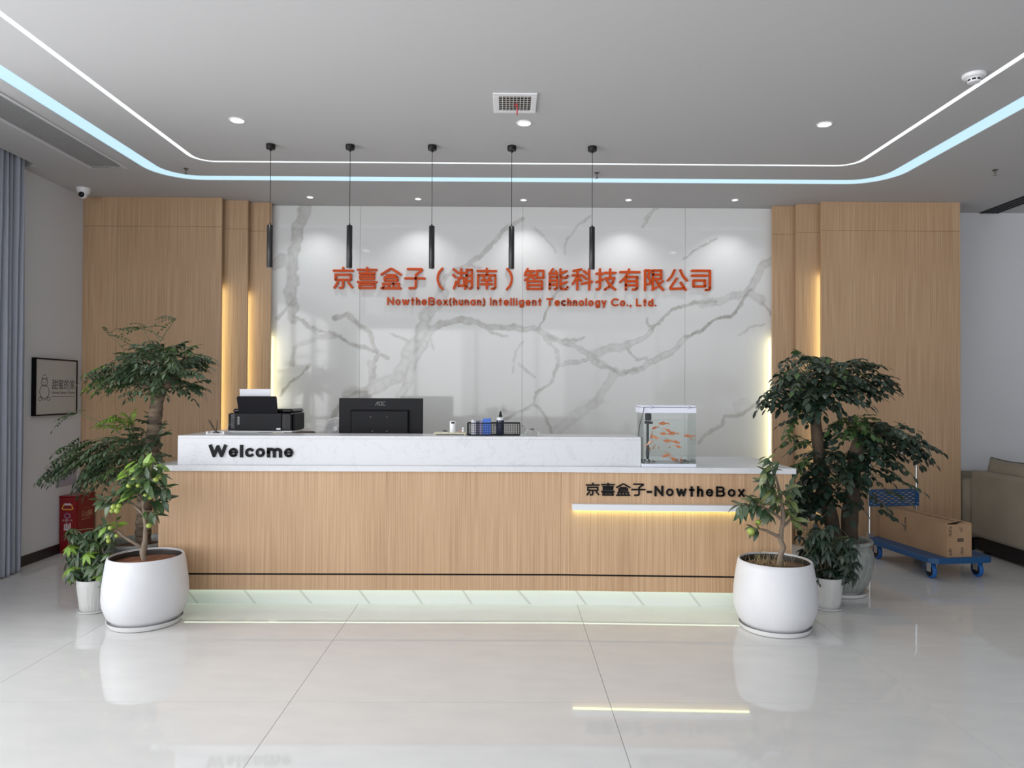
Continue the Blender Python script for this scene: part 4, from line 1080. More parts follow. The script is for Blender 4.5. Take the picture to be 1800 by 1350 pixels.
def fruit_left():
    Y = 4.50; c = at(256.5, 1040, Y=Y); c.z = 0
    t = thing('fruit_tree', 'small fruit tree with green fruits in big white pot, left of the desk', 'potted tree', (c.x, c.y, 0), None)
    big_white_pot(t, c, WPOT); soil(t, c, .2066, .378, mat('clay_soil', (.20, .075, .035), .9, noise=(20, (.30, .13, .07)), bump=(30, .6)), .012)
    ms = [leaf_mesh('leaf', .36, LEAFD, droop=.3), leaf_mesh('leaf', .38, LEAFM, droop=.35), leaf_mesh('leaf', .36, LEAFL, droop=.2), leaf_mesh('leaf', .34, LEAFG, droop=.3)]
    pl = Plant(t, ms); P = lambda px, py, dy=0: at(px, py, Y=Y+dy)
    b0 = P(254, 985); b0.z = .382
    W = pl.wood
    W.tube([b0, P(251, 972), P(253, 962), P(255, 950), P(256, 925), P(253, 900), P(250, 880)], [.016, .019, .022, .014, .012, .011, .009], 10)
    W.tube([P(253, 966), P(242, 958, -.02), P(228, 950, -.04), P(216, 942, -.05), P(208, 934, -.05)], [.013, .010, .009, .008, .007], 8)
    W.tube([P(253, 905), P(240, 893, -.02), P(232, 885), P(215, 883, -.05)], [.009, .008, .007, .005], 8)
    W.tube([P(251, 890), P(258, 860, -.02), P(264, 830), P(270, 812)], [.008, .007, .006, .005], 8)
    K = [0, 1, 1, 1, 3]
    for (x0, y0, x1, y1, dy, nl, kk, ll) in ((250, 880, 240, 830, 0, 12, K, .105), (258, 850, 285, 830, -.06, 12, K, .105), (262, 835, 275, 812, .03, 9, [1, 2, 2], .10), (262, 830, 246, 815, -.05, 9, [1, 2], .10),
            (258, 850, 296, 858, -.03, 10, K, .105), (250, 880, 222, 850, -.08, 13, [1, 1, 2, 0], .10), (232, 885, 200, 868, -.05, 12, K, .10), (215, 883, 178, 880, -.06, 11, [1, 1, 3], .105), (252, 870, 228, 840, .08, 10, K, .10),
            (255, 880, 290, 880, .05, 9, [0, 0, 1], .105), (252, 895, 275, 905, -.03, 5, [0, 1], .10), (208, 934, 178, 925, -.05, 7, [1, 2, 3], .075), (208, 934, 205, 915, -.03, 5, [1, 2], .07), (255, 870, 262, 840, -.12, 10, K, .105), (228, 840, 216, 825, -.02, 5, [2], .085)):
        simple_branch(pl, P(x0, y0, dy*.3), P(x1, y1, dy), .0045, nl, ll, kk)
    for x, y, dy, r in ((236, 844, -.1, .018), (240, 841, -.06, .016), (243, 853, -.08, .015), (226, 854, -.1, .014), (274, 844, -.1, .018), (279, 838, -.08, .016), (256, 872, -.1, .017), (264, 874, -.09, .016), (200, 891, -.1, .018), (209, 890, -.09, .018),
            (206, 898, -.12, .017), (197, 898, -.07, .015), (194, 928, -.08, .014), (190, 944, -.08, .013), (191, 951, -.09, .014), (205, 942, -.05, .013), (262, 924, -.06, .017)):
        fruit(t, P(x, y, dy), r)
    pl.finish(260, bark_mat('grey_brown_bark', (.16, .12, .09), (.30, .24, .18), (1, 1, 1)), BTWIG)
fruit_left()
def fruit_right():
    Y = 4.42; c = at(1362, 1040, Y=Y); c.z = 0
    t = thing('fruit_tree', 'small fruit tree with crooked trunk in big white pot, right of the desk', 'potted tree', (c.x, c.y, 0), None)
    big_white_pot(t, c, WPOT); soil(t, c, .2066, .378, mat('peat_soil', (.10, .06, .038), .95, noise=(22, (.26, .15, .10)), bump=(35, .8)), .014)
    ms = [leaf_mesh('leaf', .40, LEAFD, droop=.4), leaf_mesh('leaf', .40, LEAFG, droop=.4), leaf_mesh('leaf', .40, LEAFY, droop=.35), leaf_mesh('leaf', .34, LEAFY, droop=.5)]
    pl = Plant(t, ms); P = lambda px, py, dy=0: at(px, py, Y=Y+dy)
    b0 = P(1370, 985); b0.z = .38
    W = pl.wood
    W.tube([b0, P(1373, 972), P(1378, 962), P(1372, 950), P(1373, 935), P(1377, 915), P(1376, 895), P(1372, 870)], [.020, .017, .015, .017, .014, .013, .012, .009], 10)
    W.tube([P(1372, 945), P(1358, 938, -.02), P(1345, 932, -.03), P(1336, 930, -.04)], [.012, .010, .008, .006], 8)
    W.tube([P(1376, 925), P(1385, 918, .02), P(1390, 910, .02)], [.011, .009, .006], 8)
    W.tube([P(1376, 915), P(1362, 903, 0), P(1345, 893, -.03), P(1335, 885, -.05)], [.010, .008, .006, .005], 8)
    W.tube([P(1372, 870), P(1366, 845), P(1360, 825), P(1352, 808)], [.008, .007, .005, .003], 8)
    K = [0, 1, 1, 2]
    for (x0, y0, x1, y1, dy, nl, kk, ll) in ((1362, 835, 1350, 803, -.03, 12, [1, 2, 2, 0], .075), (1362, 840, 1348, 830, -.06, 9, K, .09), (1368, 860, 1340, 848, -.04, 12, K, .095), (1370, 865, 1392, 855, 0, 11, [1, 2], .09), (1372, 875, 1355, 865, -.08, 11, [1, 2, 2], .09),
            (1374, 885, 1394, 878, -.04, 10, [2, 1], .09), (1376, 895, 1398, 900, .02, 9, [1, 2, 3], .09), (1345, 893, 1318, 880, -.05, 11, K, .09), (1335, 885, 1300, 888, -.06, 12, [0, 0, 1], .095), (1335, 885, 1330, 872, .03, 8, [1, 2], .08),
            (1336, 930, 1322, 928, -.05, 7, [0, 1, 2], .085), (1345, 893, 1352, 905, -.08, 8, [0, 1], .085), (1385, 915, 1404, 912, .0, 6, [3, 3, 2], .10), (1372, 890, 1360, 880, .06, 9, K, .09), (1310, 890, 1300, 905, -.05, 6, [0, 1], .09)):
        simple_branch(pl, P(x0, y0, dy*.3), P(x1, y1, dy), .0042, nl, ll, kk, .9)
    fruit(t, P(1320, 934, -.08), .024); fruit(t, P(1333, 918, -.06), .017)
    # dry grass on the soil
    g = MB()
    for k in range(70):
        a = R.uniform(0, 6.28); q = R.uniform(.03, .19); p = Vector((c.x+q*math.cos(a)-.03, c.y+q*math.sin(a), .385)); h = R.uniform(.03, .085)
        e = p + Vector((R.uniform(-.04, .04), R.uniform(-.03, .03), h)); g.tube([p, p.lerp(e, .6)+Vector((0, 0, .008)), e], [.0012, .001, .0004], 3)
    o = g.build('dry_grass', mat('dry_grass', (.34, .28, .14), .8), t); o['kind'] = 'stuff'
    pl.finish(260, MATS['grey_brown_bark'], BTWIG)
fruit_right()
# small umbrella plants in white ribbed pots
def schefflera(px, py, Y, label, box, n, kk, ms):
    c = at(px, py, Y=Y); c.z = 0
    t = thing('potted_plant', label, 'potted plant', (c.x, c.y, 0), None)
    ribbed_pot(t, c, WPOT2); pl = Plant(t, ms); x0, x1, y0, y1 = box
    P = lambda a, b, dy=0: at(a, b, Y=Y+dy)
    stems = []
    for k in range(4):
        b = Vector((c.x+R.uniform(-.02, .02), c.y+R.uniform(-.02, .02), .19)); e = P(x0+(x1-x0)*(k+1.0)/5, y0+(y1-y0)*R.uniform(.15, .4), R.uniform(-.05, .05))
        s = curve(b, e, .02, 6, .006); stems.append(s); pl.wood.tube(s, [.005, .0048, .0045, .004, .0035, .003, .0025], 6)
    for i in range(n):
        s = R.choice(stems); p = s[R.randrange(2, 7)]
        tx = x0+(x1-x0)*R.random(); ty = y0+(y1-y0)*R.random()**.75
        q = P(tx, ty, R.uniform(-.14, .13)); d = q-p; L = max(d.length-.03, .03)
        palmate(pl, p, d, min(L, .26), 7, R.uniform(.058, .085), R.choice(kk))
    pl.finish(300, BTWIG, GTWIG)
sm = [leaf_mesh('leaf', .30, LEAFD, droop=.3), leaf_mesh('leaf', .30, LEAFG, droop=.35), leaf_mesh('leaf', .34, LEAFM, droop=.3), leaf_mesh('leaf', .34, LEAFL, droop=.25)]
schefflera(165, 1046, 4.73, 'bushy umbrella plant in small white ribbed pot, left of the large white pot', (112, 206, 908, 1022), 115, [0, 1, 1, 2, 0, 3, 2], sm)
sm2 = [leaf_mesh('leaf', .34, DARKF, droop=.3), leaf_mesh('leaf', .36, DARKG, droop=.35)]
schefflera(1454, 1046, 4.83, 'dark umbrella plant in small white ribbed pot, right of the large white pot', (1394, 1516, 914, 1016), 120, [0, 0, 0, 1], sm2)

# ------------------------------------------------------------------ things on and behind the counter
ZC = zu + .0002
def xy(px, Y): return at(px, 765, Y=Y).x
# reed diffuser
Y = 4.98; x0, x1 = xy(362, Y), xy(394, Y)
o = thing('reed_diffuser', 'white square reed diffuser with three black reeds on counter left end', 'diffuser', ((x0+x1)/2, Y, ZC))
zt3 = at(378, 758.5, Y=Y).z
MB().box(x0, x0+.012, Y, Y+.06, ZC, zt3).box(x0+.012, x1, Y+.045, Y+.06, ZC, zt3).box(x1-.012, x1, Y, Y+.045, ZC, zt3).box(x0+.012, x1-.012, Y, Y+.045, ZC, ZC+.006).build('holder', WHITEP, o)
MB().lathe([(.020, ZC+.0065), (.024, ZC+.010), (.024, zt3-.004), (.014, zt3-.001)], ((x0+x1)/2, Y+.02, 0), 20).build('bottle', mat('dark_grey_glass', (.06, .055, .055), .2), o, 40)
for a, b in ((366, 738), (369, 739), (382, 738)):
    MB().tube([((x0+x1)/2, Y+.02, zt3-.010), at(a, b, Y=Y+.01)], .0022, 5).build('reed', BLACK, o)
# printer on a white case
Y = 5.20; xp0, xp1 = xy(401, Y), xy(512, Y); zb3 = at(450, 757, Y=Y).z
cs = thing('storage_case', 'low white drawer case under the black printer on the counter', 'case', ((xp0+xp1)/2, Y+.15, ZC))
MB().box(xp0-.005, xp1+.005, Y, Y+.38, ZC, zb3-.001, .004).build('body', WHITEP, cs)
MB().box(xp0+.01, xp1-.01, Y-.002, Y, ZC+.005, zb3-.008).build('drawer_front', mat('off_white_plastic', (.66, .67, .68), .4), cs)
MB().box((xp0+xp1)/2-.02, (xp0+xp1)/2+.02, Y-.004, Y-.002, ZC+.018, ZC+.024).build('handle', GREYP, cs)
pr = thing('printer', 'black ink printer seen from behind with white paper standing in its tray', 'printer', ((xp0+xp1)/2, Y+.15, zb3))
zT = at(450, 719, Y=Y).z; zM = at(450, 726, Y=Y).z
MB().box(xp0+.01, xp1, Y, Y+.34, zb3, zM, .008).build('body', GLOSSB, pr, 30)
MB().box(xp0+.012, xp1-.005, Y+.05, Y+.33, zM+.0005, zT, .010).build('scanner_lid', GLOSSB, pr, 30)
MB().box(xp0-.006, xp0+.0095, Y+.015, Y+.30, zb3, zM-.006, .004).build('side_cover', MATTEB, pr); MB().box(xp1+.0005, xp1+.014, Y+.03, Y+.28, zb3+.004, zM-.004, .004).build('side_cover', MATTEB, pr)
MB().box(xp0+.05, xp1-.07, Y-.012, Y-.0005, zb3+.004, zM-.002, .003).build('rear_panel', MATTEB, pr)
def tray():
    a, b = at(420, 727, Y=Y-.005), at(488, 727, Y=Y-.005); c_, d_ = at(415.5, 697, Y=Y-.07), at(486, 697, Y=Y-.07)
    def bl(p, q, t): return p.lerp(q, t)
    m = MB(); th = Vector((0, .006, .002)); pts = [a, b, bl(b, d_, .93), bl(d_, c_, .03), bl(c_, d_, .03), bl(a, c_, .93)]
    n = len(pts); m.add([p for p in pts]+[p+th for p in pts], [tuple(range(n)), tuple(range(2*n-1, n-1, -1))]+[(i, i+n, (i+1) % n+n, (i+1) % n) for i in range(n)])
    m.build('paper_tray', MATTEB, pr, recalc=True)
    a, b = at(424, 727, Y=Y+.004), at(476, 727, Y=Y+.004); c_, d_ = at(421, 684, Y=Y-.055), at(475.5, 684, Y=Y-.055); th = Vector((0, .002, 0))
    pts = [a, b, d_, c_]; n = 4; MB().add(pts+[p+th for p in pts], [(0, 1, 2, 3), (7, 6, 5, 4)]+[(i, i+n, (i+1) % n+n, (i+1) % n) for i in range(n)]).build('paper', mat('white_paper', (.80, .80, .86), .6), pr, recalc=True)
tray()
m = MB()
for k in range(5): m.box(xp0+.072, xp0+.086, Y-.0128, Y-.012, zb3+.045+k*.012, zb3+.053+k*.012)
m.build('spec_label', mat('label_grey', (.35, .35, .36), .6), pr)
MB().box(xp1-.105, xp1-.075, Y-.0128, Y-.012, zb3+.008, zb3+.020).build('white_label', WHITEP, pr)
MB().box(xp1-.062, xp1-.03, Y-.003, Y-.0002, zb3+.04, zM-.012).build('rear_duct', GLOSSB, pr)
MB().tube([(xp0+.02, Y-.003, zb3+.05), (xp0+.008, Y-.012, zb3+.04), (xp0+.004, Y-.014, zb3+.012), (xp0+.014, Y-.012, zb3-.012), (xp0+.008, Y-.01, zb3-.03)], .0022, 6).build('cable', mat('blue_grey_cable', (.10, .14, .26), .5), pr)
# office chair behind the desk
c = at(541, 766, Y=6.05)
ch = thing('desk_chair', 'brown-backed chair behind desk, only its top showing beside the printer', 'chair', (c.x, 6.1, 0))
BRN = mat('brown_leather', (.13, .085, .06), .5)
zt4 = at(541, 758, Y=6.05).z
MB().box(c.x-.10-.12, c.x+.07, 6.05, 6.10, .62, zt4, .025).build('backrest', BRN, ch, 40)
MB().box(c.x-.22, c.x+.08, 5.85-.08, 6.045, .44, .52, .03).build('seat', BRN, ch, 40)
MB().tube([(c.x-.07, 6.075, .45), (c.x-.07, 6.085, .66)], .014, 8).build('back_post', CHROME, ch, 40)
MB().tube([(c.x-.07, 5.92, .06), (c.x-.07, 5.92, .44)], .022, 10).build('column', CHROME, ch, 40)
for k in range(5):
    a = 2*PI*k/5; e = (c.x-.07+.21*math.cos(a), 5.92+.20*math.sin(a))
    MB().tube([(c.x-.07, 5.92, .075), (e[0], e[1], .058)], [.018, .012], 8).build('leg', BLACK, ch, 40)
    MB().lathe([(.018, -.012), (.024, -.006), (.024, .006), (.018, .012)], (e[0], e[1], .0245), 12, 'x').build('caster', BLACK, ch, 40)
# computer monitor seen from behind, standing on the lower worktop
Y = 5.42; x0, x1 = xy(595.5, Y), xy(743, Y); z1 = at(670, 700, Y=Y).z
mo = thing('monitor', 'large black computer monitor seen from behind above the counter', 'monitor', ((x0+x1)/2, Y, .76))
z0 = z1-.385; MB().box(x0, x1, Y, Y+.022, z0, z1, .003).build('housing', MATTEB, mo)
bx0, bx1 = xy(616, Y), xy(720, Y); bz1 = at(670, 720, Y=Y).z; bz0 = z0+.05
mb = MB(); q = .014
mb.add([(bx0, Y, bz0), (bx1, Y, bz0), (bx1, Y, bz1), (bx0, Y, bz1), (bx0+q, Y-.025, bz0+q), (bx1-q, Y-.025, bz0+q), (bx1-q, Y-.025, bz1-q), (bx0+q, Y-.025, bz1-q)],
       [(4, 5, 6, 7), (0, 1, 5, 4), (1, 2, 6, 5), (2, 3, 7, 6), (3, 0, 4, 7)])
mb.build('rear_cover', MATTEB, mo, recalc=True)
for px, py in ((651.5, 733), (680, 733), (654.5, 758), (680, 758)):
    p = at(px, py, Y=Y-.025); MB().lathe([(.0035, -.001), (.0035, .0005)], (p.x, Y-.0255, p.z), 10, 'y').build('screw', GREYP, mo, recalc=True)
# three slanted letters of the brand mark
p = at(660, 712.3, Y=Y); e = at(678, 706.5, Y=Y); hh = (e.z-p.z)*1.0; ww = e.x-p.x; u = ww/3.3
LG = mat('grey_logo', (.16, .16, .16), .4); f3 = facing((p.x, Y, p.z))
for q, ln in enumerate(([[(0, 0), (.62*u, hh), (.80*u, hh), (.80*u, 0)]], [[(1.2*u, 0), (1.2*u, hh), (1.95*u, hh), (1.95*u, 0), (1.2*u, 0)]], [[(3.1*u, hh), (2.4*u, hh), (2.4*u, 0), (3.1*u, 0)]])):
    strokes(MB(), ln, f3, .0045, 1, 1, .0, .0012, False).build('letter', LG, mo, recalc=True)
cx = (x0+x1)/2
MB().box(cx-.035, cx+.035, Y+.004, Y+.02, .772, z0+.02).build('stand', MATTEB, mo)
MB().box(cx-.13, cx+.13, Y-.09, Y+.12, .7605, .7725, .005).build('stand_base', MATTEB, mo)
# desk fan half hidden behind the monitor
Y = 5.56; p = at(585.5, 757, Y=Y)
fa = thing('desk_fan', 'small white desk fan half hidden behind the monitor', 'fan', (p.x+.02, Y+.03, .76))
zc_ = at(586, 754, Y=Y).z; cc = (p.x+.025, Y, zc_); rf = .085
fm = MB()
def hoop(m, c0, r, y, rr=.0018, sx=1):
    pts = [(c0[0]+r*sx*math.cos(a*2*PI/24), y, c0[2]+r*math.sin(a*2*PI/24)) for a in range(25)]; m.tube(pts, rr, 5)
for r in (.085, .07, .055, .04, .027): hoop(fm, cc, r, Y-.02-.006*(1-r/.085), .0016 if r < .08 else .004)
hoop(fm, cc, .085, Y+.02, .004)
for k in range(24):
    a = 2*PI*k/24; d = Vector((math.cos(a), 0, math.sin(a))); b_ = Vector(cc)
    fm.tube([b_+d*.02+Vector((0, -.028, 0)), b_+d*.06+Vector((0, -.027, 0)), b_+d*.084+Vector((0, -.018, 0)), b_+d*.086+Vector((0, .02, 0))], .0012, 4)
fm.build('cage', WHITEP, fa, 60)
MB().lathe([(.001, -.034), (.018, -.032), (.022, -.022), (.022, .05), (.001, .052)], (cc[0], Y, cc[2]), 20, 'y').build('motor_housing', WHITEP, fa, 50, recalc=True)
for k in range(3):
    a = 2*PI*k/3+.4; m = MB(); n = 5; vs = []
    for i in range(n+1):
        q = a+(i/n-.5)*1.3
        for r, dy in ((.022, 0), (.074, 0)): vs.append((cc[0]+r*math.cos(q), Y-.004+.016*(i/n-.5), cc[2]+r*math.sin(q)))
    m.add(vs, [(2*i, 2*i+1, 2*i+3, 2*i+2) for i in range(n)]); ob = m.build('blade', mat('pale_grey_plastic', (.60, .60, .62), .4), fa)
    s_ = ob.modifiers.new('t', 'SOLIDIFY'); s_.thickness = .0015
MB().tube([(cc[0], Y+.03, .775), (cc[0], Y+.03, cc[2]-.0235)], .010, 10).build('stem', WHITEP, fa, 50)
MB().lathe([(.075, .7605), (.072, .772), (.03, .778), (.012, .79)], (cc[0], Y+.03, 0), 28).build('base', WHITEP, fa, 50)
# yellow-edged board and the things on it
Y = 5.0; x0, x1 = xy(762, Y), xy(819.5, Y); zt5 = at(790, 760.8, Y=Y).z
o = thing('desk_tray', 'low pale yellow tray board on the counter right of the monitor', 'tray', ((x0+x1)/2, Y+.05, ZC))
MB().box(x0, x1, Y, Y+.13, zt5-.007, zt5, .002).build('board', mat('pale_yellow_wood', (.74, .70, .50), .5), o)
for a in (x0+.006, x1-.014):
    for b in (Y+.006, Y+.116): MB().box(a, a+.008, b, b+.008, ZC, zt5-.0072).build('foot', MATS['pale_yellow_wood'], o)
Zt = zt5+.0002
c = at(781.5, 761, Y=5.03)
o = thing('stapler', 'small black and white stapler lying on the pale yellow tray', 'stapler', (c.x, 5.03, Zt))
MB().box(c.x-.022, c.x+.020, 5.022, 5.040, Zt, Zt+.005, .002).build('base', WHITEP, o)
MB().prism([(-.014, .0055), (.022, .0055), (.022, .010), (.012, .017), (-.004, .018), (-.016, .010)], 0, .014, lambda u, v, w_: (c.x+u, 5.024+w_, Zt+v)).build('arm', GLOSSB, o, recalc=True)
c = at(796, 761, Y=5.03); hz = at(796, 740, Y=5.03).z
o = thing('white_bottle', 'white cylindrical bottle with black window on its shoulder, standing on the tray', 'bottle', (c.x, 5.03, Zt))
MB().lathe([(.020, Zt), (.0225, Zt+.003), (.0225, hz-.005), (.020, hz-.001), (.012, hz)], (c.x, 5.03, 0), 28).build('body', WHITEP, o, 40)
m = MB(); vs = []
for i in range(7):
    a = -PI/2 + (i/6-.5)*1.1
    for z in (hz-.018, hz-.005): vs.append((c.x+.0228*math.cos(a), 5.03+.0228*math.sin(a), z))
m.add(vs, [(2*i, 2*i+2, 2*i+3, 2*i+1) for i in range(6)]).build('black_window', BLACK, o)
c = at(812.5, 761, Y=5.035)
o = thing('pink_figurine', 'tiny pink and white ornament on the tray beside the wire basket', 'ornament', (c.x, 5.035, Zt))
MB().sphere((c.x+.006, 5.035, Zt+.0115), .0115, 14).build('body', WHITEP, o, 60)
MB().sphere((c.x+.007, 5.033, Zt+.029), .0085, 14).build('head', WHITEP, o, 60)
MB().tube([(c.x-.020, 5.03, Zt+.004), (c.x-.012, 5.03, Zt+.012), (c.x-.005, 5.032, Zt+.024)], [.004, .0038, .003], 8).build('pink_handle', mat('pink_plastic', (.62, .30, .30), .5), o, 60)
MB().sphere((c.x-.013, 5.045, Zt+.0065), .0065, 10).build('pink_base', MATS['pink_plastic'], o, 60)
# wire basket and its contents
Y = 4.93; x0, x1 = xy(821.5, Y), xy(914, Y); zt6 = at(870, 744, Y=Y).z; dp = .13; zf = ZC+.004
o = thing('wire_basket', 'black wire mesh basket holding folders and a bottle on counter', 'basket', ((x0+x1)/2, Y+dp/2, ZC))
m = MB()
for z, r in ((zt6, .0032), (zf, .003)): m.tube([(x0, Y, z), (x1, Y, z), (x1, Y+dp, z), (x0, Y+dp, z), (x0, Y, z)], r, 6)
for a, b in ((x0, Y), (x1, Y), (x0, Y+dp), (x1, Y+dp)): m.tube([(a, b, zf), (a, b, zt6)], .003, 6)
m.build('rim_frame', BLACK, o)
for side in range(4):
    m = MB(); n = 22 if side < 2 else 8
    for k in range(1, n):
        if side < 2: a = x0+(x1-x0)*k/n; b = Y if side == 0 else Y+dp; m.tube([(a, b, zf), (a, b, zt6)], .0011, 4)
        else: a = x0 if side == 2 else x1; b = Y+dp*k/n; m.tube([(a, b, zf), (a, b, zt6)], .0011, 4)
    for k in range(1, 5):
        z = zf+(zt6-zf)*k/5
        if side < 2: b = Y if side == 0 else Y+dp; m.tube([(x0, b, z), (x1, b, z)], .0011, 4)
        else: a = x0 if side == 2 else x1; m.tube([(a, Y, z), (a, Y+dp, z)], .0011, 4)
    m.build('mesh_side', BLACK, o)
m = MB()
for k in range(1, 8): b = Y+dp*k/8; m.tube([(x0, b, zf), (x1, b, zf)], .0011, 4)
m.build('mesh_floor', BLACK, o)
zi = zf+.0035
def folder(px0, px1, ptop, col, label, name='document_folder', cat='folder', lean=0, Yc=4.945, dpt=.10, grp='folders in the wire basket'):
    a, b = xy(px0, Yc), xy(px1, Yc); zt = at(px0, ptop, Y=Yc).z
    f = thing(name, label, cat, ((a+b)/2, Yc+dpt/2, zi), grp)
    fn = lambda u, v, w_: (u+lean*(v-zi), w_, v)
    cm = mat('cover_'+'_'.join('%d' % int(q*100) for q in col), col, .4)
    MB().prism([(a, zi), (a+.0018, zi), (a+.0018, zt), (a, zt)], Yc, Yc+dpt, fn).prism([(b-.0018, zi), (b, zi), (b, zt), (b-.0018, zt)], Yc, Yc+dpt, fn).prism([(a+.0018, zi), (b-.0018, zi), (b-.0018, zt), (a+.0018, zt)], Yc, Yc+.0018, fn).build('cover', cm, f, recalc=True)
    MB().prism([(a+.002, zi+.001), (b-.002, zi+.001), (b-.002, zt-.003), (a+.002, zt-.003)], Yc+.002, Yc+dpt-.003, fn).build('sheets', MATS['white_paper'], f, recalc=True)
folder(828.2, 832.8, 738, (.72, .72, .78), 'white folder standing leftmost in the wire basket')
folder(833.2, 836.5, 740, (.50, .50, .58), 'thin silvery folder second from left in the wire basket')
folder(837, 842.5, 740, (.05, .05, .09), 'black folder between the silvery and the lilac folder in the wire basket')
folder(843, 848, 739, (.24, .24, .42), 'lilac blue folder just left of the bright blue box in wire basket')
a, b = xy(849, 4.945), xy(862.5, 4.945); zt = at(855, 735.5, Y=4.945).z
f = thing('blue_box', 'bright blue folding file box in the wire basket, taller than the folders', 'box', ((a+b)/2, 5.0, zi))
MB().box(a, b, 4.945, 5.04, zi, zt-.006, .001).build('body', mat('bright_blue_plastic', (.03, .13, .55), .35), f)
MB().box(a-.0008, b+.0008, 4.944, 5.041, zt-.0055, zt, .001).build('lid', mat('pale_blue_plastic', (.10, .22, .62), .35), f)
Yc = 4.975; c = at(879.5, 766, Y=Yc); zt, zs1, zk = at(879, 733, Y=Yc).z, at(879, 738.5, Y=Yc).z, at(879, 722.5, Y=Yc).z
o = thing('ink_bottle', 'dark ink bottle with pale shoulder and black nozzle standing in wire basket', 'bottle', (c.x, Yc, zi))
r = .0265
MB().lathe([(r*.9, zi), (r, zi+.004), (r, zs1)], (c.x, Yc, 0), 28).build('ink_body', mat('dark_navy_ink', (.020, .025, .055), .2), o, 40)
MB().lathe([(r, zs1+.0003), (r, zt-.008), (r*.8, zt-.002), (r*.45, zt)], (c.x, Yc, 0), 28).build('shoulder', mat('frosted_white', (.66, .67, .68), .35), o, 40)
MB().lathe([(r*.48, zt+.0003), (r*.48, zt+.010), (r*.36, zt+.014), (r*.30, zt+.028), (r*.12, zk)], (c.x, Yc, 0), 20).build('nozzle_cap', BLACK, o, 40)
# grey metal gadget and its cable
Y = 4.97; x0, x1 = xy(920, Y), xy(950, Y); p = at(935, 760, Y=Y)
o = thing('card_reader', 'small grey metal stand-like gadget with thin cable, right of the wire basket', 'device', ((x0+x1)/2, Y+.04, ZC))
zz = at(935, 758.5, Y=Y).z; GM = mat('grey_metal', (.36, .36, .35), .35, .6)
MB().box(x0, x1, Y, Y+.08, zz, zz+.006, .002).build('plate', GM, o)
MB().box(x0+.010, x0+.018, Y+.004, Y+.07, ZC, zz-.0003).box(x1-.022, x1-.010, Y+.004, Y+.07, ZC, zz-.0003).box(x0+.018, x1-.022, Y+.006, Y+.07, ZC, ZC+.004).build('foot_frame', GM, o)
MB().lathe([(.008, zz+.0063), (.009, zz+.012), (.017, zz+.016), (.018, zz+.020), (.012, zz+.021)], ((x0+x1)/2, Y+.035, 0), 20).build('knob', GM, o, 40)
MB().tube([(x0+.012, Y+.004, zz+.002), (x0+.008, Y-.006, zz+.03), (x0-.010, Y-.008, zz+.045), (x0-.016, Y-.004, zz+.035)], .0013, 5).build('cable', BLACK, o, 40)

# ------------------------------------------------------------------ fish tank
Yt0, Yt1 = 4.80, 5.04; X0, X1 = at(1128, 800, Y=Yt0).x, at(1224.5, 800, Y=Yt0).x
X0 = max(X0, XU1+.003); zb4 = zl1+.0003; zp = at(1170, 815.5, Y=Yt0).z; zl = at(1170, 726, Y=Yt0).z; zt7 = at(1170, 712.5, Y=Yt0).z; zw = at(1170, 739.5, Y=Yt0).z
ft = thing('fish_tank', 'small clear glass fish tank with white lid and base on the desk', 'aquarium', ((X0+X1)/2, (Yt0+Yt1)/2, zb4))
LID = mat('lilac_white_plastic', (.74, .75, .86), .3)
MB().box(X0, X1, Yt0-.002, Yt1+.002, zb4, zp, .003).build('base', LID, ft)
MB().box(X0-.004, X1-.002, Yt0-.003, Yt1+.003, zl, zt7-.016, .002).build('lid_rim', LID, ft)
MB().box(X0-.004, X1-.002, Yt0-.005, Yt1+.005, zt7-.014, zt7, .006).build('lid', LID, ft)
MB().box(X0+.004, X1-.006, Yt0-.0025, Yt1, zt7-.0158, zt7-.0142).build('lid_seam', mat('seam_blue', (.05, .05, .12), .5), ft)
for px in (1144, 1209.5):
    x = at(px, 718, Y=Yt0).x; MB().box(x-.008, x+.008, Yt0-.010, Yt0-.0052, zt7-.021, zt7-.006, .001).build('latch', mat('clear_latch', (.45, .45, .58), .2), ft)
gz0, gz1 = zp+.0005, zl-.0005; th = .004
for nm, b in (('f', (X0+.004, X1-.004, Yt0+.001, Yt0+.001+th)), ('b', (X0+.004, X1-.004, Yt1-.001-th, Yt1-.001)), ('l', (X0+.004, X0+.004+th, Yt0+.0055, Yt1-.0055)), ('r', (X1-.004-th, X1-.004, Yt0+.0055, Yt1-.0055))):
    MB().box(*b, gz0, gz1).build('glass_pane', GLASS, ft)
MB().box(X0+.0085, X1-.0085, Yt0+.0057, Yt1-.0057, gz0+.001, zw).build('water', WATER, ft)
m = MB()
for k in range(70):
    left = k < 28; x = R.uniform(X0+.016, X0+.10) if left else R.uniform(X1-.12, X1-.016); r = R.uniform(.0035, .006)
    m.sphere((x, R.uniform(Yt0+.015, Yt1-.02), gz0+.003+r), r, 6)
o = m.build('pebbles', mat('dark_pebbles', (.10, .12, .11), .5, noise=(60, (.28, .20, .17))), ft); o['kind'] = 'stuff'
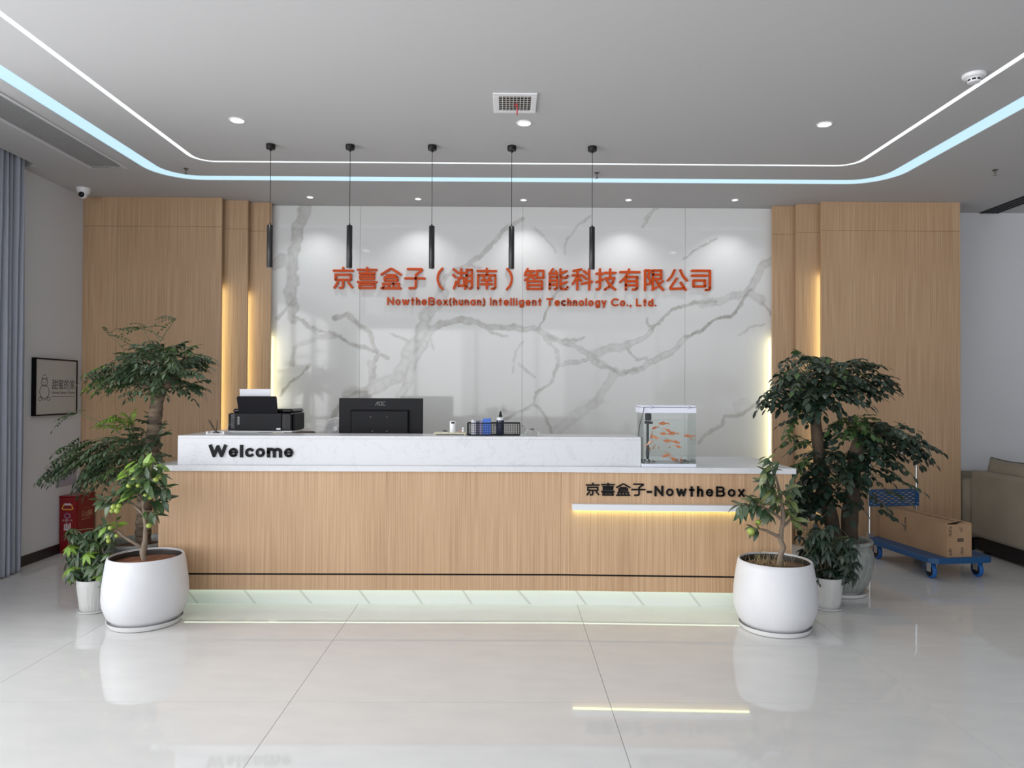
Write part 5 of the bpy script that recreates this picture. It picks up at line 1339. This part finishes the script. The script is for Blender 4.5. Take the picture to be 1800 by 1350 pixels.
# filter: pump head, pipe, foot
xf = at(1139, 760, Y=4.86).x; yf = 4.87
fz = lambda py: at(1139, py, Y=yf).z
m = MB().box(xf-.016, xf+.022, yf-.018, yf+.018, fz(739), fz(727)+.002, .004).box(xf-.020, xf+.020, yf-.015, yf+.015, fz(745), fz(740), .002).box(xf+.02, xf+.034, yf-.008, yf+.008, fz(745), fz(741), .002)
m.lathe([(.009, fz(795)), (.009, fz(745))], (xf, yf, 0), 12).lathe([(.006, fz(807)), (.010, fz(804)), (.013, fz(796)), (.011, fz(790)), (.009, fz(788))], (xf, yf, 0), 12)
m.build('filter', MATTEB, ft, 50)
for dx, col in ((-.006, BLACK), (.0, GREYP)):
    p0 = (X0+.008, Yt0-.012, zt7-.012); MB().tube([p0, (X0-.001+dx*.3, Yt0-.014, zl-.01), (X0-.012+dx, Yt0+.01, (zl+zu)/2), (X0-.016+dx, Yt0+.03, zu+.012)], .0022, 6).build('cable', col, ft, 50)
# goldfish, each one on its own
FORANGE = mat('goldfish_orange', (.72, .13, .02), .3, noise=(40, (.80, .26, .05)))
FPALE = mat('goldfish_pale', (.70, .52, .44), .3, noise=(40, (.78, .38, .25)))
FFIN = mat('goldfish_fin', (.80, .28, .10), .4)
def fish(px, py, L, yawd, pitchd, m, label, Yp):
    p = at(px, py, Y=Yp); t = thing('goldfish', label, 'fish', tuple(p), 'goldfish swimming in the tank'); t['_o'] = (0, 0, 0)
    prof = [(.0006, -.50), (.055, -.46), (.115, -.34), (.15, -.16), (.14, .02), (.095, .20), (.045, .34), (.03, .42)]
    b = MB().lathe([(r*L, h*L) for r, h in prof], (0, 0, 0), 10, 'x', .62, 1.0)
    b.build('body', m, t, 60, recalc=True)
    def fin(pts, nm):
        f = MB().prism([(u*L, v*L) for u, v in pts], -.004*L, .004*L, lambda u, v, w_: (u, w_, v)); f.build(nm, FFIN, t, recalc=True)
    fin([(.38, .02), (.66, .17), (.60, .03), (.60, -.03), (.66, -.17), (.38, -.02)], 'tail_fin')
    fin([(-.18, .135), (-.05, .23), (.16, .17), (.16, .09), (-.05, .12)], 'dorsal_fin')
    fin([(-.14, -.135), (-.02, -.21), (.03, -.19), (-.02, -.12)], 'belly_fin')
    t.rotation_euler = (0, math.radians(pitchd), math.radians(yawd))
FI = [(1166, 744.5, .062, 10, 0, 0, 'goldfish highest in the tank, forked tail to the right', 4.86), (1151, 752, .048, 20, -14, 0, 'small goldfish beside the filter pipe, just below the top one', 4.90),
 (1174, 756.5, .050, 160, -28, 0, 'slanting goldfish above the overlapping orange pair', 4.93), (1167, 762.5, .052, 0, 4, 0, 'yellow-orange goldfish, left one of the overlapping pair', 4.85), (1183, 762, .062, 8, 0, 0, 'deep orange goldfish, right one of the overlapping pair', 4.90),
 (1145.5, 766, .044, 30, -75, 0, 'goldfish swimming upright beside the black filter pipe', 4.93), (1152, 769, .046, -20, 28, 0, 'goldfish diving to the right next to the filter pipe', 4.86), (1142, 778.5, .055, 175, 38, 1, 'pale whitish goldfish crossing in front of the filter pipe', 4.83),
 (1174, 775.5, .058, 0, 2, 0, 'golden goldfish at mid height, left of two in line', 4.85), (1188, 777, .052, 170, -16, 0, 'orange goldfish at mid height, right of two in line', 4.89), (1209.5, 766, .050, 0, 0, 0, 'goldfish alone near the right glass, facing left', 4.88),
 (1215, 771, .046, 40, 80, 0, 'goldfish seen end-on hanging upright by the right glass', 4.93), (1220.5, 769, .048, 60, 70, 1, 'pale goldfish nearest the right edge of the tank', 4.90), (1192, 785, .044, 160, -20, 0, 'reddish goldfish below the mid pair, facing right', 4.92),
 (1177, 786.3, .034, 60, 0, 0, 'tiny goldfish in the lower middle of the tank', 4.95), (1158, 787, .036, 70, 30, 0, 'small goldfish seen head-on, lower left of the tank', 4.90), (1149, 786.5, .038, 20, -50, 1, 'small pale goldfish right of the lower filter pipe', 4.94),
 (1142.5, 790, .036, 50, 60, 0, 'small goldfish tucked behind the lower filter pipe', 4.96), (1170.5, 801, .050, 0, -14, 0, 'slim orange goldfish low in the tank, tail lower left', 4.86), (1174, 797, .040, 200, -30, 1, 'faint pale goldfish above the slim low one', 4.95),
 (1182.5, 806.5, .046, 170, -34, 0, 'goldfish nosing down at the bottom, leftmost of three', 4.88), (1190, 808.5, .044, 20, 42, 1, 'thin goldfish at the bottom, middle of three', 4.92), (1197, 809, .040, 60, -60, 0, 'goldfish standing at the bottom above the right pebbles', 4.87)]
for px, py, L, yw, pt, mi, lb, Yp in FI: fish(px, py, L*1.12, yw, pt, FPALE if mi else FORANGE, lb, Yp)

# ------------------------------------------------------------------ platform trolley and carton
BLUE = mat('blue_plastic', (.010, .075, .21), .38, bump=(120, .05)); BLUEW = mat('blue_tyre', (.015, .12, .42), .45)
zd = .18
A = Vector((3.31, 5.50, 0)); Cn = Vector((3.205, 6.34, 0)); ax = (Cn-A).normalized(); sd = Vector((ax.y, -ax.x, 0)); Wd = .545; Ld = .86
tr = thing('platform_trolley', 'blue platform trolley with chrome push handle carrying a carton', 'trolley', tuple(A+ax*Ld/2+sd*Wd/2))
def loc(u, v, z): p = A+ax*u+sd*v; return (p.x, p.y, z)
cr = .05; pl_ = [(0, cr), (cr, 0), (Ld-cr, 0), (Ld, cr), (Ld, Wd-cr), (Ld-cr, Wd), (cr, Wd), (0, Wd-cr)]
m = MB(); m.prism(pl_, zd-.045, zd-.006, loc)
pin = [(u+(.006 if u < Ld/2 else -.006), v+(.006 if v < Wd/2 else -.006)) for u, v in pl_]
n = 8; m.add([loc(u, v, zd-.006) for u, v in pl_]+[loc(u, v, zd) for u, v in pin], [tuple(range(8, 16))]+[(i, (i+1) % n, n+(i+1) % n, n+i) for i in range(n)])
m.build('deck', BLUE, tr, recalc=True)
for u, v in ((.10, .07), (.10, Wd-.07), (Ld-.10, .07), (Ld-.10, Wd-.07)):
    cx_, cy_, _ = loc(u, v, 0); s2 = 0.0
    m = MB().box(cx_-.035, cx_+.035, cy_-.035, cy_+.035, zd-.053, zd-.046).box(cx_-.024, cx_-.020, cy_-.022, cy_+.03, .055, zd-.053).box(cx_+.020, cx_+.024, cy_-.022, cy_+.03, .055, zd-.053)
    fk = m.build('caster_fork', mat('zinc_steel', (.55, .55, .55), .35, .8), tr)
    wh = MB().lathe([(.050, -.015), (.060, -.013), (.0625, -.008), (.0625, .008), (.060, .013), (.050, .015)], (cx_, cy_+.012, .0625), 28, 'x').build('wheel', BLUEW, tr, 40)
    MB().lathe([(.012, -.018), (.046, -.0165), (.048, .0165), (.012, .018)], (cx_, cy_+.012, .0625), 24, 'x').build('hub', BLACK, tr, 40)
# handle
hp0 = at(1527, 900, Y=A.y+ax.y*(Ld-.03)); hp1 = at(1614, 870, Y=A.y+ax.y*(Ld-.03)+.02)
v0, v1 = .035, .035+(hp1.x-hp0.x)*1.0; ztop = at(1570, 797, Y=6.32).z; rr = .11
pts = [loc(Ld-.03, v0, zd)]+[loc(Ld-.03, v0, ztop-rr)]+[loc(Ld-.03, v0+rr-rr*math.cos(a), ztop-rr+rr*math.sin(a)) for a in (.3, .6, .9, 1.2, 1.5)]+[loc(Ld-.03, v1-rr+rr*math.cos(a), ztop-rr+rr*math.sin(a)) for a in (1.5, 1.2, .9, .6, .3)]+[loc(Ld-.03, v1, ztop-rr), loc(Ld-.03, v1, zd)]
MB().tube(pts, .0125, 12).build('push_handle', CHROME, tr, 60)
for v in (v0, v1): m = MB(); m.prism([(Ld-.055, v-.02), (Ld-.008, v-.02), (Ld-.008, v+.02), (Ld-.055, v+.02)], zd+.0002, zd+.035, loc); m.build('handle_bracket', MATS['zinc_steel'], tr)
# blue perforated panel between the posts: rails and wavy slats
z0, z1 = .455, .605; uu = Ld-.03
def pp(v, z, w_): return loc(uu-.016+w_, v, z)
m = MB()
for (a, b, c_, d_) in ((v0-.012, v1+.012, z0, z0+.014), (v0-.012, v1+.012, z1-.014, z1), (v0-.012, v0+.022, z0+.014, z1-.014), (v1-.022, v1+.012, z0+.014, z1-.014)):
    m.prism([(a, c_), (b, c_), (b, d_), (a, d_)], -.006, .004, pp)
m.build('panel_frame', BLUE, tr, recalc=True)
for k in range(7):
    zc2 = z0+.022+(z1-z0-.044)*k/6; n = 28; top = []; bot = []
    for i in range(n+1):
        v = v0+.022+(v1-v0-.044)*i/n; o_ = .0035*math.sin(i*1.35+(k % 2)*PI); top.append((v, zc2+o_+.0065)); bot.append((v, zc2+o_-.0065))
    for i in range(n):
        if i == 0: m = MB()
        m.prism([bot[i], bot[i+1], top[i+1], top[i]], -.003, .002, pp)
    m.build('slat', BLUE, tr, recalc=True)
for v in (v0, v1):
    for z in (z0+.025, z1-.025):
        p = pp(v, z, -.0075); MB().sphere(p, .005, 8).build('rivet', CHROME, tr, 60)
# carton
CARD = mat('corrugated_cardboard', (.36, .22, .125), .8, noise=(3.5, (.42, .27, .16)), bump=(60, .05, (1, 1, .3)))
N0 = at(1664.6, 980, Z=zd+.0005); N1 = at(1712, 977, Z=zd+.0005); F0 = at(1538, 941, Z=zd+.0005)
ex = (F0-N0); ex.z = 0; Lc = .80; ex.normalize(); es = Vector((ex.y, -ex.x, 0)); Wc = .215; Hc = .262
cb = thing('cardboard_box', 'long brown cardboard carton with dark print lying on the blue trolley', 'box', tuple(N0+ex*.4+es*.1))
def cl(u, v, w_): p = N0+ex*u+es*v; return (p.x, p.y, zd+.0006+w_)
m = MB(); tk = .004
m.prism([(0, 0), (Lc, 0), (Lc, tk), (0, tk)], 0, Hc, cl).prism([(0, Wc-tk), (Lc, Wc-tk), (Lc, Wc), (0, Wc)], 0, Hc, cl).prism([(0, tk), (tk, tk), (tk, Wc-tk), (0, Wc-tk)], 0, Hc-.006, cl).prism([(Lc-tk, tk), (Lc, tk), (Lc, Wc-tk), (Lc-tk, Wc-tk)], 0, Hc, cl).prism([(tk, tk), (Lc-tk, tk), (Lc-tk, Wc-tk), (tk, Wc-tk)], 0, tk, cl)
m.build('carton_body', CARD, cb, recalc=True)
# top flaps, slightly sprung open at the near end
def flap(u0, u1, v0_, v1_, lift, name='flap'):
    a = [(u0, v0_, Hc+.0005), (u1, v0_, Hc+.0005), (u1, v1_, Hc+.0005+lift*.4), (u0, v1_, Hc+.0005+lift)]
    vs = [cl(*p) for p in a]+[cl(p[0], p[1], p[2]+.003) for p in a]
    MB().add(vs, [(0, 1, 2, 3), (7, 6, 5, 4), (0, 4, 5, 1), (1, 5, 6, 2), (2, 6, 7, 3), (3, 7, 4, 0)]).build(name, CARD, cb, recalc=True)
flap(.06, Lc, 0, Wc/2-.002, .004); flap(.06, Lc, Wc, Wc/2+.002, .010)
flap(0, .055, 0, Wc*.42, .016); flap(0, .055, Wc, Wc*.62, -.03)
PRT = mat('carton_print', (.10, .07, .05), .8)
side = lambda u, v, w_: cl(u, -w_, v); frontf = lambda u, v, w_: cl(-w_, u, v)
def marks(fn, base_u, base_v, glyphs, s, w, vert=True):
    x = 0; m = MB()
    for g_ in glyphs:
        for ln in LAT[g_][1]:
            q = [((base_u+(-b if vert else a)*s), (base_v+(a if vert else b)*s)) for a, b in [(p[0]+x, p[1]) for p in ln]]
            strokes(m, [q], fn, w, 1, 1, .0002, .0008, False)
        x += LAT[g_][0]
    m.build('printed_mark', PRT, cb, recalc=True)
marks(lambda u, v, w_: cl(-w_, u, v), .040, .165, 'NdCx', .00024, .004); marks(lambda u, v, w_: cl(-w_, u, v), .040, .012, 'xdN', .00024, .004)
marks(lambda u, v, w_: cl(-w_, u, v), .140, .02, 'dox', .00024, .004); marks(lambda u, v, w_: cl(-w_, u, v), .135, .20, 'xT', .00024, .004)
MB().prism([(.09, .118), (.145, .118), (.145, .147), (.09, .147)], .0002, .0008, frontf).build('printed_block', PRT, cb, recalc=True)
marks(lambda u, v, w_: cl(.46-u, -w_, v), .0, .115, 'NoCxhe', .00025, .004)

# ------------------------------------------------------------------ sofa at the far right
SOFA = mat('olive_grey_fabric', (.245, .215, .165), .85, noise=(5, (.27, .24, .185)), bump=(300, .1), sheen=.1)
so = thing('sofa', 'olive-grey fabric sofa seen from behind at the right edge by the wall', 'sofa', (4.9, 5.3, 0))
sx = at(1706, 900, Y=6.55).x; ys0, ys1 = 4.3, 6.56
def pillow(x0, x1, y0, y1, z0, z1, b): return MB().box(x0, x1, y0, y1, z0, z1, b)
ob = pillow(sx, sx+.09, ys0, ys1, .155, .757, .03).build('back', SOFA, so, 50); 
bm_ = ob.modifiers.new('b', 'BEVEL'); bm_.width = .012; bm_.segments = 2
ob = pillow(sx+.095, sx+.95, ys0+.2, ys1, .155, .42, .04).build('seat', SOFA, so, 50)
ob = pillow(sx+.095, sx+.95, ys0, ys0+.19, .155, .60, .04).build('arm', SOFA, so, 50)
MB().box(sx+.05, sx+.85, ys0+.06, ys1-.05, .03, .154).build('shade_block', BLACK, so)  # black block standing in for the dark shadow beneath the sofa
for a in (sx+.08, sx+.80):
    for b in (ys0+.1, ys1-.12): MB().box(a, a+.05, b, b+.05, 0, .03).build('leg', BLACK, so)
def cushion(y0, y1, label):
    n = 10; vs = []; fs = []; x0 = sx+.095; x1 = sx+.295; z0, z1 = .422, .872
    for j in range(n+1):
        for i in range(n+1):
            u, v = i/n, j/n; e = math.sqrt(max(0, (1-abs(2*u-1)**4)*(1-abs(2*v-1)**4))); zz = z0+(z1-z0)*v - .018*math.sin(PI*u)*(v > .95); 
            vs.append(((x0+x1)/2-.012-.085*e, y0+(y1-y0)*u, zz))
    for j in range(n+1):
        for i in range(n+1):
            u, v = i/n, j/n; e = math.sqrt(max(0, (1-abs(2*u-1)**4)*(1-abs(2*v-1)**4))); zz = z0+(z1-z0)*v - .018*math.sin(PI*u)*(v > .95)
            vs.append(((x0+x1)/2+.012+.085*e, y0+(y1-y0)*u, zz))
    N_ = (n+1)**2; k = lambda i, j: j*(n+1)+i
    for j in range(n):
        for i in range(n):
            fs.append((k(i, j), k(i, j+1), k(i+1, j+1), k(i+1, j))); fs.append((N_+k(i, j), N_+k(i+1, j), N_+k(i+1, j+1), N_+k(i, j+1)))
    edge = [k(i, 0) for i in range(n)]+[k(n, j) for j in range(n)]+[k(i, n) for i in range(n, 0, -1)]+[k(0, j) for j in range(n, 0, -1)]
    for a, b in zip(edge, edge[1:]+edge[:1]): fs.append((a, b, N_+b, N_+a))
    c_ = thing('sofa_cushion', label, 'cushion', ((x0+x1)/2, (y0+y1)/2, z0), 'back cushions on the sofa')
    MB().add(vs, fs).build('cover', SOFA, c_, 60, recalc=True)
    pts = [Vector(vs[a]).lerp(Vector(vs[N_+a]), .5)+Vector((0, 0, .002)) for a in edge]; pts.append(pts[0])
    MB().tube(pts, .005, 6).build('piping', mat('dark_piping', (.06, .055, .045), .8), c_, 60)
cushion(5.97, 6.55, 'olive cushion with dark piping above sofa back, nearest the wall')
cushion(5.37, 5.955, 'olive cushion above sofa back, cut off by the right edge of photo')
# second sofa piece against the wall, just showing past the wood panel
s2 = thing('armchair', 'narrow edge of a dark olive armchair between oak panel and sofa', 'armchair', (4.75, 6.8, 0))
xa2 = er+.02
pillow(xa2, xa2+.12, 6.60, 7.05, .12, .66, .03).build('arm', SOFA, s2, 50)
pillow(xa2+.125, xa2+.70, 6.93, 7.05, .12, .70, .03).build('backrest', SOFA, s2, 50)
pillow(xa2+.125, xa2+.70, 6.60, 6.925, .12, .42, .03).build('seat', SOFA, s2, 50)
for a in (xa2+.02, xa2+.62):
    for b in (6.63, 6.98): MB().box(a, a+.04, b, b+.04, 0, .119).build('leg', BLACK, s2)
for o in bpy.data.objects:
    if '_o' in o: del o['_o']
